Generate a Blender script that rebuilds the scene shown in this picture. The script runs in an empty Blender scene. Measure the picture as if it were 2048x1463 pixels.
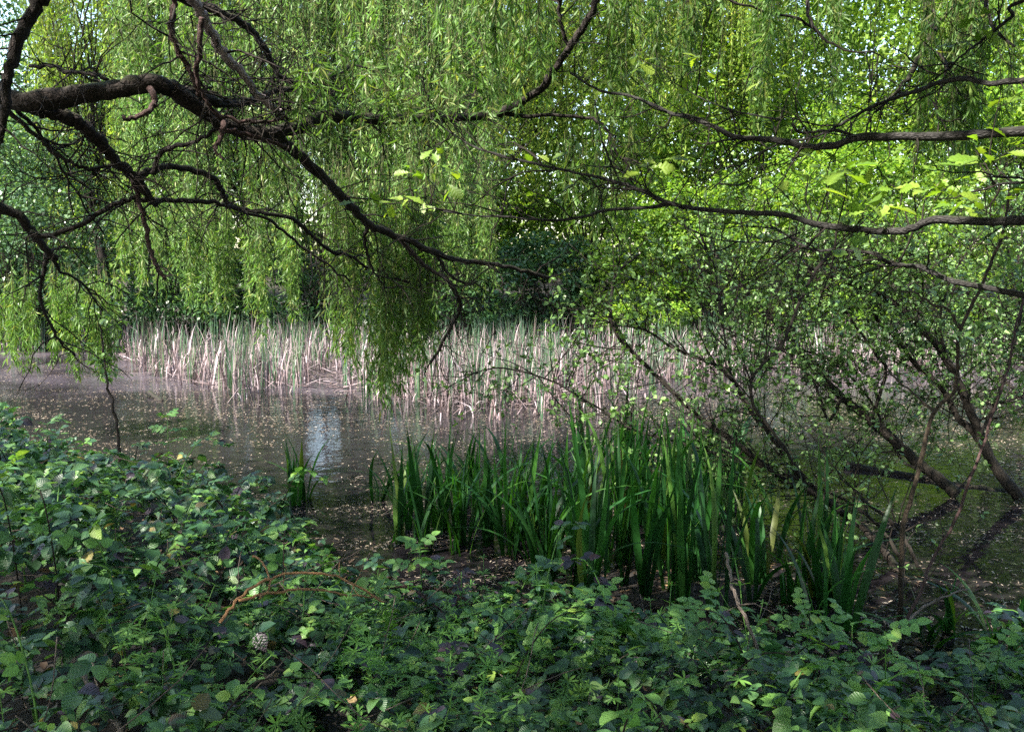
import bpy, math, random
import numpy as np
from mathutils import Vector, Matrix, Euler

rng = np.random.default_rng(11)
random.seed(11)
S = bpy.context.scene
COL = S.collection

# ------------------------------------------------------------------ camera, light, exposure
PXW, PXH, FPX = 2048.0, 1463.0, 1774.0
CAM_Z = 2.2
PITCH = math.atan((PXH / 2 - 540.0) / FPX)
cam_d = bpy.data.cameras.new('camera')
cam_d.sensor_width = 36.0
cam_d.lens = 36.0 * FPX / PXW
cam_d.clip_start = 0.05
cam_d.clip_end = 3000.0
cam = bpy.data.objects.new('camera', cam_d)
COL.objects.link(cam)
cam.location = (0, 0, CAM_Z)
cam.rotation_euler = (math.pi / 2 - PITCH, 0, 0)
S.camera = cam

SUN_EL, SUN_AZ = math.radians(50), math.radians(-128)      # azimuth from +Y towards +X
world = bpy.data.worlds.new('World')
S.world = world
world.use_nodes = True
wn = world.node_tree
bg = wn.nodes['Background']
sky = wn.nodes.new('ShaderNodeTexSky')
sky.sky_type = 'NISHITA'
sky.sun_disc = False
sky.sun_elevation = SUN_EL
sky.sun_rotation = SUN_AZ
sky.air_density = 1.3
sky.dust_density = 1.6
wn.links.new(sky.outputs[0], bg.inputs['Color'])
bg.inputs['Strength'].default_value = 0.11
sun_d = bpy.data.lights.new('sun', 'SUN')
sun_d.energy = 5.0
sun_d.angle = math.radians(0.6)
sun_d.color = (1.0, 0.94, 0.84)
sun = bpy.data.objects.new('sun', sun_d)
COL.objects.link(sun)
sdir = Vector((math.sin(SUN_AZ) * math.cos(SUN_EL), math.cos(SUN_AZ) * math.cos(SUN_EL), math.sin(SUN_EL)))
sun.rotation_euler = sdir.to_track_quat('Z', 'Y').to_euler()

S.view_settings.view_transform = 'Standard'
S.view_settings.look = 'None'
S.view_settings.exposure = 2.5
S.view_settings.gamma = 1.0
S.view_settings.use_curve_mapping = False
S.cycles.max_bounces = 6
S.cycles.diffuse_bounces = 2
S.cycles.glossy_bounces = 3
S.cycles.transmission_bounces = 4
S.cycles.sample_clamp_indirect = 6.0
S.cycles.use_denoising = False

# ------------------------------------------------------------------ helpers: pixels to places
_F = np.array([0, math.cos(PITCH), -math.sin(PITCH)])
_U = np.array([0, math.sin(PITCH), math.cos(PITCH)])
_R = np.array([1.0, 0, 0])
_C = np.array([0, 0, CAM_Z])


def at(px, py, d):
    """the place that the photograph shows at pixel (px, py), d metres out"""
    return _C + d * (_F + (px - PXW / 2) / FPX * _R - (py - PXH / 2) / FPX * _U)


def ground_at(px, py, z=0.0):
    v = at(px, py, 1.0) - _C
    return _C + v * ((z - CAM_Z) / v[2])


def norm(v):
    return v / np.maximum(np.linalg.norm(v, axis=-1, keepdims=True), 1e-9)


def smooth(a, b, x):
    t = np.clip((x - a) / (b - a), 0, 1)
    return t * t * (3 - 2 * t)


def catmull(pts, per=5):
    p = np.asarray(pts, float)
    if len(p) < 3:
        t = np.linspace(0, 1, per * 2 + 1)[:, None]
        return p[0] * (1 - t) + p[-1] * t
    q = np.vstack([2 * p[0] - p[1], p, 2 * p[-1] - p[-2]])
    out = []
    for i in range(1, len(q) - 2):
        for k in range(per):
            t = k / per
            out.append(0.5 * (2 * q[i] + (q[i + 1] - q[i - 1]) * t + (2 * q[i - 1] - 5 * q[i] + 4 * q[i + 1] - q[i + 2]) * t * t
                              + (3 * q[i] - q[i - 1] - 3 * q[i + 1] + q[i + 2]) * t ** 3))
    out.append(p[-1])
    return np.array(out)


class Geo:
    """collects vertices and polygons (and uv per corner) and links them as one mesh object"""

    def __init__(self):
        self.v, self.p, self.uv, self.n = [], [], [], 0

    def add(self, V, polys, uvs=None):
        """V (N,3); polys list of (M,k) index arrays; uvs list of (M,k,2) or None"""
        V = np.asarray(V, float).reshape(-1, 3)
        for i, p in enumerate(polys):
            p = np.asarray(p, int)
            if len(p) == 0:
                continue
            self.p.append(p + self.n)
            self.uv.append(np.zeros(p.shape + (2,)) if uvs is None else np.asarray(uvs[i], float))
        self.v.append(V)
        self.n += len(V)
        return self

    def mesh(self, name, mat, smooth_faces=True):
        me = bpy.data.meshes.new(name)
        V = np.concatenate(self.v).astype(np.float32)
        tot = np.concatenate([np.full(len(p), p.shape[1]) for p in self.p]).astype(np.int32)
        loops = np.concatenate([p.ravel() for p in self.p]).astype(np.int32)
        uv = np.concatenate([u.reshape(-1, 2) for u in self.uv]).astype(np.float32)
        start = np.concatenate([[0], np.cumsum(tot)[:-1]]).astype(np.int32)
        me.vertices.add(len(V))
        me.vertices.foreach_set('co', V.ravel())
        me.loops.add(len(loops))
        me.loops.foreach_set('vertex_index', loops)
        me.polygons.add(len(tot))
        me.polygons.foreach_set('loop_start', start)
        me.polygons.foreach_set('loop_total', tot)
        if smooth_faces:
            me.polygons.foreach_set('use_smooth', np.ones(len(tot), bool))
        lay = me.uv_layers.new(name='UVMap')
        lay.data.foreach_set('uv', uv.ravel())
        me.update(calc_edges=True)
        me.materials.append(mat)
        return me

    def build(self, name, mat, parent=None, smooth_faces=True, origin=None):
        if origin is not None:
            self.v = [v - np.asarray(origin) for v in self.v]
        o = bpy.data.objects.new(name, self.mesh(name, mat, smooth_faces))
        COL.objects.link(o)
        if parent is not None:
            o.parent = parent
        return o


def tag(o, label=None, cat=None, group=None, kind=None):
    if label:
        o['label'] = label
    if cat:
        o['category'] = cat
    if group:
        o['group'] = group
    if kind:
        o['kind'] = kind
    return o


def thing(name, loc, label, cat, group=None):
    o = bpy.data.objects.new(name, None)
    o.empty_display_size = 0.2
    COL.objects.link(o)
    o.location = tuple(loc)
    return tag(o, label, cat, group)


def part_copy(name, mesh, parent, mat4):
    o = bpy.data.objects.new(name, mesh)
    COL.objects.link(o)
    o.parent = parent
    o.matrix_basis = mat4
    return o


HOLES = []          # cut in the crowns overhead for sunlight: (place that the sun reaches, radius)
SD = np.array(sdir)
GAP_Q = ground_at(643, 880)             # tunnel cut through the far leaves so bright sky mirrors on the pond
GAP_D = norm(np.array([(643 - 1024) / FPX, 1.0, (880 - 540) / FPX]))


def in_gap(p, near=6.0):
    v = p - GAP_Q
    t = v @ GAP_D
    w = v - t[:, None] * GAP_D
    f = 1 + 0.3 * rng.normal(size=len(p))
    return (t > near) & (np.abs(w[:, 0]) < (0.2 + 0.015 * t) * f) & (np.abs(w[:, 2]) < (0.3 + 0.045 * t) * f)


# ------------------------------------------------------------------ helpers: tubes, twigs, leaves
def tubes(paths, radii, sides=4, rough=0.0):
    """paths (N,M,3), radii (N,M) -> V, [quads], [uvs]"""
    paths = np.asarray(paths, float)
    radii = np.asarray(radii, float)
    N, M, _ = paths.shape
    T = norm(np.gradient(paths, axis=1))
    mean = norm(paths[:, -1] - paths[:, 0])
    ref = np.where(np.abs(mean[:, 2:3]) > 0.8, np.array([[0.3, 1.0, 0.1]]), np.array([[0.05, 0.1, 1.0]]))
    X = norm(np.cross(np.repeat(ref[:, None], M, 1), T))
    Y = np.cross(T, X)
    a = np.linspace(0, 2 * math.pi, sides, endpoint=False)
    r = radii[:, :, None] * np.ones((1, 1, sides))
    if rough:
        r = r * (1 + rough * rng.normal(size=r.shape))
    V = paths[:, :, None] + r[..., None] * (np.cos(a)[None, None, :, None] * X[:, :, None] + np.sin(a)[None, None, :, None] * Y[:, :, None])
    idx = np.arange(N * M * sides).reshape(N, M, sides)
    nxt = np.roll(idx, -1, axis=2)
    q = np.stack([idx[:, :-1], nxt[:, :-1], nxt[:, 1:], idx[:, 1:]], -1).reshape(-1, 4)
    j = (np.arange(sides) / sides)
    L = np.concatenate([np.zeros((N, 1)), np.cumsum(np.linalg.norm(np.diff(paths, axis=1), axis=2), 1)], 1)
    u0 = np.broadcast_to(j[None, None], (N, M - 1, sides))
    v0 = np.broadcast_to(L[:, :-1, None], (N, M - 1, sides))
    v1 = np.broadcast_to(L[:, 1:, None], (N, M - 1, sides))
    uv = np.stack([np.stack([u0, v0], -1), np.stack([u0 + 1 / sides, v0], -1), np.stack([u0 + 1 / sides, v1], -1), np.stack([u0, v1], -1)], -2).reshape(-1, 4, 2)
    caps = [idx[:, 0, ::-1], idx[:, -1]]
    return V.reshape(-1, 3), [q] + caps, [uv] + [np.zeros(c.shape + (2,)) for c in caps]


def limb(pts, r0, r1, sides=10, per=5, rough=0.05, wob=0.0, rpow=1.0):
    c = catmull(pts, per)
    if wob:
        n = len(c)
        w = rng.normal(size=(n, 3)) * wob
        w[0] = 0
        c = c + w
    t = np.linspace(0, 1, len(c)) ** rpow
    r = r0 * (1 - t) + r1 * t
    r = r * (1 + 0.06 * np.sin(np.cumsum(rng.uniform(0.2, 1.1, len(c)))))
    return c, r


def twigs(P0, D, L, M=6, bend=0.35, droop=0.0, rise=0.0):
    """grow N twigs: start (N,3), direction (N,3), length (N,) -> paths (N,M,3)"""
    N = len(P0)
    d = norm(D)
    out = [P0]
    step = (L / (M - 1))[:, None]
    for k in range(M - 1):
        d = norm(d + rng.normal(size=(N, 3)) * bend * 0.55 + np.array([0, 0, rise - droop]) * 0.3)
        out.append(out[-1] + d * step)
    return np.stack(out, 1)


def sample_paths(paths, n, lo=0.1, hi=1.0):
    """n random places on paths (N,M,3): position, tangent, path index, parameter"""
    N, M, _ = paths.shape
    i = rng.integers(0, N, n)
    t = rng.uniform(lo, hi, n) * (M - 1)
    k = np.minimum(t.astype(int), M - 2)
    f = (t - k)[:, None]
    a, b = paths[i, k], paths[i, k + 1]
    return a * (1 - f) + b * f, norm(b - a), i, t / (M - 1)


def leaf_template(half, length=1.0, fold=0.12, curl=0.15, wide=1.0):
    """half = list of (t, w): outline half widths along the midrib; returns verts, faces, uvs with base at origin, +Y to the tip, +Z up"""
    n = len(half)
    V, uv = [], []
    for t, w in half:
        z = -curl * t * t * length
        for s in (-1, 0, 1):
            V.append((s * w * wide, t * length, z + abs(s) * w * fold))
            uv.append((0.5 + 0.5 * s * min(1, w / 0.5), t))
    F = []
    for i in range(n - 1):
        b = 3 * i
        F += [(b, b + 1, b + 4, b + 3), (b + 1, b + 2, b + 5, b + 4)]
    V, uv, F = np.array(V), np.array(uv), np.array(F)
    return V, F, uv[F]


SLIM = leaf_template([(0, 0.006), (0.42, 0.08), (1.0, 0.004)], fold=0.3, curl=0.22)
OVAL = leaf_template([(0, 0.02), (0.25, 0.2), (0.55, 0.26), (0.82, 0.16), (1.0, 0.01)], fold=0.25, curl=0.15)
ROUND = leaf_template([(0, 0.03), (0.3, 0.33), (0.65, 0.34), (1.0, 0.02)], fold=0.2, curl=0.2)
OAK = leaf_template([(0, 0.015), (0.1, 0.02), (0.2, 0.10), (0.27, 0.12), (0.33, 0.08), (0.43, 0.21), (0.49, 0.22), (0.54, 0.14), (0.66, 0.29), (0.73, 0.27),
                     (0.78, 0.17), (0.87, 0.20), (0.94, 0.15), (1.0, 0.03)], fold=0.2, curl=0.2)
SERR = [(0, 0.02), (0.08, 0.24), (0.17, 0.33), (0.24, 0.315), (0.35, 0.385), (0.42, 0.35), (0.53, 0.365), (0.6, 0.31), (0.7, 0.285), (0.76, 0.22), (0.86, 0.16), (1.0, 0.004)]
SERR_LOW = [(0, 0.02), (0.12, 0.28), (0.32, 0.38), (0.5, 0.36), (0.68, 0.29), (0.86, 0.14), (1.0, 0.004)]
DIAMOND = (np.array([[0, 0, 0], [0.1, 0.42, 0.02], [0, 1.0, -0.08], [-0.1, 0.42, 0.02]]), np.array([[0, 1, 2, 3]]),
           np.array([[[0.5, 0], [1, 0.4], [0.5, 1], [0, 0.4]]]))
BROAD = (np.array([[0, 0, 0], [0.31, 0.5, 0.06], [0, 1.0, -0.1], [-0.31, 0.5, 0.0]]), np.array([[0, 1, 2, 3]]), np.array([[[0.5, 0], [1, 0.5], [0.5, 1], [0, 0.5]]]))
WIDE = (np.array([[0, 0, 0], [0.3, 0.3, 0.05], [0.26, 0.72, 0.0], [0, 1.0, -0.1], [-0.26, 0.72, 0.0], [-0.3, 0.3, 0.05]]),
        np.array([[0, 1, 2, 3], [0, 3, 4, 5]]), np.array([[[0.5, 0], [1, 0.3], [0.9, 0.7], [0.5, 1]], [[0.5, 0], [0.5, 1], [0.1, 0.7], [0, 0.3]]]))


def place(geo, tmpl, pos, ydir, up, scale, gap=False):
    V, F, uv = tmpl
    if gap:
        k = ~in_gap(pos)
        pos, ydir, up = pos[k], ydir[k], up[k]
        scale = scale[k] if np.ndim(scale) else scale
    N = len(pos)
    if N == 0:
        return
    Y = norm(ydir)
    X = norm(np.cross(Y, up))
    Z = np.cross(X, Y)
    s = np.asarray(scale, float).reshape(-1, 1, 1) if np.ndim(scale) else scale
    W = pos[:, None] + s * (V[None, :, 0, None] * X[:, None] + V[None, :, 1, None] * Y[:, None] + V[None, :, 2, None] * Z[:, None])
    Fi = (F[None] + (np.arange(N) * len(V))[:, None, None]).reshape(-1, F.shape[1])
    geo.add(W.reshape(-1, 3), [Fi], [np.broadcast_to(uv[None], (N,) + uv.shape).reshape(-1, F.shape[1], 2)])


def rand_dirs(n):
    return norm(rng.normal(size=(n, 3)))


# ------------------------------------------------------------------ materials
def new_mat(name):
    m = bpy.data.materials.new(name)
    m.use_nodes = True
    nt = m.node_tree
    nt.nodes.clear()
    out = nt.nodes.new('ShaderNodeOutputMaterial')
    return m, nt, out


def ramp(nt, fac, cols):
    r = nt.nodes.new('ShaderNodeValToRGB')
    el = r.color_ramp.elements
    while len(el) < len(cols):
        el.new(0.5)
    for e, (p, c) in zip(el, cols):
        e.position = p
        e.color = (*c, 1)
    nt.links.new(fac, r.inputs[0])
    return r.outputs[0]


def math_node(nt, op, a, b=None):
    n = nt.nodes.new('ShaderNodeMath')
    n.operation = op
    for i, v in enumerate((a, b)):
        if v is None:
            continue
        if isinstance(v, (int, float)):
            n.inputs[i].default_value = v
        else:
            nt.links.new(v, n.inputs[i])
    return n.outputs[0]


def leaf_mat(name, cols, trans=0.4, rough=0.45, tcol=(1.25, 1.3, 0.55), spec=0.4, veins=False, var=0.35, vscale=1.2):
    """cols: ramp stops (pos, colour) picked at random per leaf; trans: share of translucency"""
    m, nt, out = new_mat(name)
    L = nt.links
    geo = nt.nodes.new('ShaderNodeNewGeometry')
    oi = nt.nodes.new('ShaderNodeObjectInfo')
    r = math_node(nt, 'FRACT', math_node(nt, 'ADD', geo.outputs['Random Per Island'], oi.outputs['Random']))
    col = ramp(nt, r, cols)
    nz = nt.nodes.new('ShaderNodeTexNoise')
    nz.inputs['Scale'].default_value = vscale
    nz.inputs['Detail'].default_value = 2
    L.new(geo.outputs['Position'], nz.inputs['Vector'])
    hsv = nt.nodes.new('ShaderNodeHueSaturation')
    val = nt.nodes.new('ShaderNodeMapRange')
    val.inputs[1].default_value, val.inputs[2].default_value = 0.3, 0.7
    val.inputs[3].default_value, val.inputs[4].default_value = 1 - var, 1 + var
    L.new(nz.outputs[0], val.inputs[0])
    L.new(val.outputs[0], hsv.inputs['Value'])
    L.new(col, hsv.inputs['Color'])
    c = hsv.outputs[0]
    p = nt.nodes.new('ShaderNodeBsdfPrincipled')
    if veins:
        tc = nt.nodes.new('ShaderNodeTexCoord')
        sep = nt.nodes.new('ShaderNodeSeparateXYZ')
        L.new(tc.outputs['UV'], sep.inputs[0])
        ax = math_node(nt, 'ABSOLUTE', math_node(nt, 'SUBTRACT', sep.outputs[0], 0.5))
        ph = math_node(nt, 'SUBTRACT', math_node(nt, 'MULTIPLY', sep.outputs[1], 7.0), math_node(nt, 'MULTIPLY', ax, 4.5))
        tri = math_node(nt, 'ABSOLUTE', math_node(nt, 'SUBTRACT', math_node(nt, 'FRACT', ph), 0.5))
        side = math_node(nt, 'LESS_THAN', tri, 0.06)
        mid = math_node(nt, 'LESS_THAN', ax, 0.035)
        v = math_node(nt, 'MAXIMUM', side, mid)
        mx = nt.nodes.new('ShaderNodeMix')
        mx.data_type = 'RGBA'
        mx.blend_type = 'MULTIPLY'
        mx.inputs['B'].default_value = (1.5, 1.45, 1.3, 1)
        L.new(math_node(nt, 'MULTIPLY', v, 0.28), mx.inputs['Factor'])
        L.new(c, mx.inputs['A'])
        c = mx.outputs['Result']
        bp = nt.nodes.new('ShaderNodeBump')
        bp.inputs['Strength'].default_value = 0.3
        bp.inputs['Distance'].default_value = 0.003
        L.new(math_node(nt, 'MULTIPLY', tri, 2.0), bp.inputs['Height'])
        L.new(bp.outputs[0], p.inputs['Normal'])
    L.new(c, p.inputs['Base Color'])
    p.inputs['Roughness'].default_value = rough
    p.inputs['Specular IOR Level'].default_value = spec
    tr = nt.nodes.new('ShaderNodeBsdfTranslucent')
    mt = nt.nodes.new('ShaderNodeMix')
    mt.data_type = 'RGBA'
    mt.blend_type = 'MULTIPLY'
    mt.inputs['Factor'].default_value = 1
    mt.inputs['B'].default_value = (*tcol, 1)
    mt.clamp_result = False
    L.new(c, mt.inputs['A'])
    L.new(mt.outputs['Result'], tr.inputs['Color'])
    ms = nt.nodes.new('ShaderNodeMixShader')
    ms.inputs[0].default_value = trans
    L.new(p.outputs[0], ms.inputs[1])
    L.new(tr.outputs[0], ms.inputs[2])
    L.new(ms.outputs[0], out.inputs[0])
    return m


def bark_mat(name, dark, light, moss=None, scale=30.0, moss_lo=0.35, rough=0.9, bark_uv=(8, 26)):
    m, nt, out = new_mat(name)
    L = nt.links
    tc = nt.nodes.new('ShaderNodeTexCoord')
    mp = nt.nodes.new('ShaderNodeMapping')
    mp.inputs['Scale'].default_value = (1, 1, 1)
    L.new(tc.outputs['Object'], mp.inputs['Vector'])
    nz = nt.nodes.new('ShaderNodeTexNoise')
    nz.inputs['Scale'].default_value = scale
    nz.inputs['Detail'].default_value = 6
    nz.inputs['Roughness'].default_value = 0.7
    L.new(mp.outputs[0], nz.inputs['Vector'])
    uvm = nt.nodes.new('ShaderNodeMapping')
    uvm.inputs['Scale'].default_value = (*bark_uv, 1)
    L.new(tc.outputs['UV'], uvm.inputs['Vector'])
    vz = nt.nodes.new('ShaderNodeTexVoronoi')
    vz.feature = 'DISTANCE_TO_EDGE'
    vz.inputs['Scale'].default_value = 1.6
    L.new(uvm.outputs[0], vz.inputs['Vector'])
    h = math_node(nt, 'ADD', math_node(nt, 'MULTIPLY', nz.outputs[0], 0.7), math_node(nt, 'MULTIPLY', math_node(nt, 'MINIMUM', vz.outputs[0], 0.3), 1.2))
    col = ramp(nt, h, [(0.3, dark), (0.75, light)])
    if moss:
        g = nt.nodes.new('ShaderNodeNewGeometry')
        sep = nt.nodes.new('ShaderNodeSeparateXYZ')
        L.new(g.outputs['Normal'], sep.inputs[0])
        n2 = nt.nodes.new('ShaderNodeTexNoise')
        n2.inputs['Scale'].default_value = 7
        n2.inputs['Detail'].default_value = 4
        L.new(tc.outputs['Object'], n2.inputs['Vector'])
        k = nt.nodes.new('ShaderNodeMapRange')
        k.inputs[1].default_value, k.inputs[2].default_value = moss_lo + 0.3, moss_lo + 0.75
        L.new(math_node(nt, 'ADD', math_node(nt, 'MULTIPLY', sep.outputs[2], 0.5), n2.outputs[0]), k.inputs[0])
        mx = nt.nodes.new('ShaderNodeMix')
        mx.data_type = 'RGBA'
        L.new(k.outputs[0], mx.inputs['Factor'])
        L.new(col, mx.inputs['A'])
        mx.inputs['B'].default_value = (*moss, 1)
        col = mx.outputs['Result']
    p = nt.nodes.new('ShaderNodeBsdfPrincipled')
    p.inputs['Roughness'].default_value = rough
    p.inputs['Specular IOR Level'].default_value = 0.25
    L.new(col, p.inputs['Base Color'])
    bp = nt.nodes.new('ShaderNodeBump')
    bp.inputs['Strength'].default_value = 0.9
    bp.inputs['Distance'].default_value = 0.012
    L.new(h, bp.inputs['Height'])
    L.new(bp.outputs[0], p.inputs['Normal'])
    L.new(p.outputs[0], out.inputs[0])
    return m


def ground_mat():
    m, nt, out = new_mat('bank_soil')
    L = nt.links
    g = nt.nodes.new('ShaderNodeNewGeometry')
    a = nt.nodes.new('ShaderNodeTexNoise')
    a.inputs['Scale'].default_value = 14
    a.inputs['Detail'].default_value = 8
    a.inputs['Roughness'].default_value = 0.75
    L.new(g.outputs['Position'], a.inputs['Vector'])
    col = ramp(nt, a.outputs[0], [(0.3, (0.006, 0.005, 0.004)), (0.5, (0.016, 0.012, 0.009)), (0.68, (0.035, 0.025, 0.017))])
    p = nt.nodes.new('ShaderNodeBsdfPrincipled')
    p.inputs['Roughness'].default_value = 0.85
    L.new(col, p.inputs['Base Color'])
    b = nt.nodes.new('ShaderNodeBump')
    b.inputs['Strength'].default_value = 1
    b.inputs['Distance'].default_value = 0.03
    L.new(a.outputs[0], b.inputs['Height'])
    L.new(b.outputs[0], p.inputs['Normal'])
    L.new(p.outputs[0], out.inputs[0])
    return m


def water_mat():
    m, nt, out = new_mat('pond_water')
    L = nt.links
    g = nt.nodes.new('ShaderNodeNewGeometry')
    big = nt.nodes.new('ShaderNodeTexNoise')
    big.inputs['Scale'].default_value = 0.35
    big.inputs['Detail'].default_value = 5
    big.inputs['Roughness'].default_value = 0.6
    L.new(g.outputs['Position'], big.inputs['Vector'])
    fine = nt.nodes.new('ShaderNodeTexNoise')
    fine.inputs['Scale'].default_value = 22
    fine.inputs['Detail'].default_value = 6
    fine.inputs['Roughness'].default_value = 0.8
    L.new(g.outputs['Position'], fine.inputs['Vector'])
    sep = nt.nodes.new('ShaderNodeSeparateXYZ')
    L.new(g.outputs['Position'], sep.inputs[0])
    far = nt.nodes.new('ShaderNodeMapRange')          # the dusty film gathers among the reeds on the far side
    far.inputs[1].default_value, far.inputs[2].default_value = 10.5, 16.5
    far.inputs[3].default_value, far.inputs[4].default_value = -0.33, 0.07
    L.new(sep.outputs[1], far.inputs[0])
    f = math_node(nt, 'ADD', math_node(nt, 'ADD', math_node(nt, 'MULTIPLY', big.outputs[0], 0.6), math_node(nt, 'MULTIPLY', fine.outputs[0], 0.75)), far.outputs[0])
    film = nt.nodes.new('ShaderNodeMapRange')
    film.inputs[1].default_value, film.inputs[2].default_value = 0.68, 0.95
    film.inputs[4].default_value = 0.7
    L.new(f, film.inputs[0])
    w = nt.nodes.new('ShaderNodeBsdfPrincipled')
    w.inputs['Base Color'].default_value = (0.011, 0.0095, 0.011, 1)
    w.inputs['Roughness'].default_value = 0.03
    w.inputs['IOR'].default_value = 1.333
    w.inputs['Specular IOR Level'].default_value = 0.24
    rip = nt.nodes.new('ShaderNodeTexNoise')
    rip.inputs['Scale'].default_value = 5.0
    rip.inputs['Detail'].default_value = 3
    L.new(g.outputs['Position'], rip.inputs['Vector'])
    b = nt.nodes.new('ShaderNodeBump')
    b.inputs['Strength'].default_value = 0.25
    b.inputs['Distance'].default_value = 0.02
    L.new(rip.outputs[0], b.inputs['Height'])
    L.new(b.outputs[0], w.inputs['Normal'])
    d = nt.nodes.new('ShaderNodeBsdfPrincipled')
    d.inputs['Base Color'].default_value = (0.072, 0.058, 0.072, 1)
    d.inputs['Roughness'].default_value = 0.7
    d.inputs['Specular IOR Level'].default_value = 0.3
    mx = nt.nodes.new('ShaderNodeMixShader')
    L.new(film.outputs[0], mx.inputs[0])
    L.new(w.outputs[0], mx.inputs[1])
    L.new(d.outputs[0], mx.inputs[2])
    L.new(mx.outputs[0], out.inputs[0])
    return m


M = {}
M['soil'] = ground_mat()
M['water'] = water_mat()
M['willow_bark'] = bark_mat('willow_bark', (0.006, 0.0045, 0.004), (0.03, 0.022, 0.019), moss=(0.024, 0.03, 0.006), scale=22, moss_lo=0.42)
M['dead_bark'] = bark_mat('dead_bark', (0.13, 0.10, 0.10), (0.42, 0.34, 0.34), scale=26)
M['brown_bark'] = bark_mat('red_brown_bark', (0.02, 0.011, 0.010), (0.085, 0.05, 0.046), scale=30)
M['twig'] = bark_mat('twig_bark', (0.010, 0.0075, 0.006), (0.04, 0.03, 0.023), scale=40)
M['oak_bark'] = bark_mat('oak_bark', (0.006, 0.0055, 0.005), (0.042, 0.039, 0.038), moss=(0.025, 0.03, 0.011), scale=45, moss_lo=0.5)
M['sallow_bark'] = bark_mat('sallow_bark', (0.006, 0.005, 0.004), (0.028, 0.022, 0.017), moss=(0.016, 0.02, 0.006), scale=35, moss_lo=0.5)
M['elder_bark'] = bark_mat('elder_bark', (0.018, 0.013, 0.009), (0.06, 0.043, 0.028), scale=50)
M['cane'] = bark_mat('bare_cane', (0.22, 0.10, 0.045), (0.48, 0.27, 0.13), scale=60, rough=0.6)
M['dead_twig'] = bark_mat('dead_twig', (0.08, 0.06, 0.05), (0.3, 0.24, 0.2), scale=50)
M['willow_stem'] = bark_mat('willow_strand', (0.04, 0.045, 0.015), (0.11, 0.11, 0.04), scale=40)
G = lambda *c: c
M['willow_leaf'] = leaf_mat('willow_leaf', [(0, G(0.045, 0.10, 0.018)), (0.4, G(0.07, 0.14, 0.025)), (0.8, G(0.10, 0.18, 0.04)), (1.0, G(0.17, 0.19, 0.05))], trans=0.45, rough=0.45, spec=0.22)
M['pale_willow_leaf'] = leaf_mat('pale_willow_leaf', [(0, G(0.045, 0.095, 0.022)), (0.5, G(0.10, 0.185, 0.045)), (0.9, G(0.165, 0.25, 0.075)), (1.0, G(0.27, 0.28, 0.09))], trans=0.46, rough=0.42, spec=0.28, tcol=(1.05, 1.25, 0.7), vscale=0.7)
M['wood_leaf'] = leaf_mat('wood_leaf', [(0, G(0.06, 0.11, 0.02)), (0.5, G(0.10, 0.165, 0.028)), (1.0, G(0.15, 0.21, 0.04))], trans=0.4, rough=0.7, spec=0.1, vscale=0.4)
M['far_willow_leaf'] = leaf_mat('far_willow_leaf', [(0, G(0.05, 0.10, 0.016)), (0.5, G(0.12, 0.20, 0.028)), (0.9, G(0.19, 0.265, 0.04)), (1.0, G(0.30, 0.29, 0.06))], trans=0.5, rough=0.5, spec=0.15, vscale=0.7)
M['oak_leaf'] = leaf_mat('oak_leaf', [(0, G(0.065, 0.13, 0.015)), (0.5, G(0.11, 0.19, 0.022)), (1.0, G(0.16, 0.23, 0.03))], trans=0.5, rough=0.45, tcol=(1.35, 1.35, 0.45), veins=True)
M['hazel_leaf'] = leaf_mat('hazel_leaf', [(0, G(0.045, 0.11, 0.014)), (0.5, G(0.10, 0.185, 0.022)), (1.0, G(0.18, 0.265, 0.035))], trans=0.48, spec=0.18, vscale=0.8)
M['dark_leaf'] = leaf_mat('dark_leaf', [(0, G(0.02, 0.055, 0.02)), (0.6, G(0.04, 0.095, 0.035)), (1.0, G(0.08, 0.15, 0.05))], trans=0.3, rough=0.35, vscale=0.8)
M['grey_leaf'] = leaf_mat('grey_green_leaf', [(0, G(0.035, 0.08, 0.035)), (0.6, G(0.065, 0.13, 0.055)), (1.0, G(0.12, 0.19, 0.09))], trans=0.35, rough=0.35, vscale=0.8)
M['sallow_leaf'] = leaf_mat('sallow_leaf', [(0, G(0.06, 0.12, 0.035)), (0.6, G(0.105, 0.19, 0.06)), (1.0, G(0.17, 0.27, 0.09))], trans=0.38, rough=0.4)
M['bramble_leaf'] = leaf_mat('bramble_leaf', [(0, G(0.012, 0.038, 0.024)), (0.35, G(0.03, 0.085, 0.036)), (0.7, G(0.068, 0.155, 0.052)), (0.90, G(0.125, 0.235, 0.055)), (0.95, G(0.045, 0.03, 0.05)), (0.98, G(0.05, 0.035, 0.05)), (1.0, G(0.22, 0.19, 0.04))], trans=0.28, rough=0.4, spec=0.45, veins=True, var=0.25)
M['fresh_leaf'] = leaf_mat('fresh_bramble_leaf', [(0, G(0.08, 0.19, 0.05)), (0.7, G(0.13, 0.27, 0.065)), (1.0, G(0.21, 0.32, 0.055))], trans=0.35, rough=0.45, veins=True, var=0.2)
M['purple_leaf'] = leaf_mat('purple_leaf', [(0, G(0.016, 0.018, 0.024)), (0.6, G(0.026, 0.022, 0.034)), (1.0, G(0.05, 0.028, 0.035))], trans=0.15, rough=0.45, spec=0.25, veins=True, var=0.2)
M['cleaver'] = leaf_mat('cleavers_leaf', [(0, G(0.08, 0.19, 0.035)), (1.0, G(0.14, 0.29, 0.055))], trans=0.4, rough=0.5)
M['iris'] = leaf_mat('iris_blade', [(0, G(0.010, 0.042, 0.012)), (0.6, G(0.019, 0.078, 0.017)), (0.88, G(0.042, 0.13, 0.021)), (0.97, G(0.07, 0.13, 0.022)), (1.0, G(0.08, 0.07, 0.025))], trans=0.42, rough=0.45, tcol=(1.2, 1.3, 0.35), spec=0.3, var=0.3, vscale=3)
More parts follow.
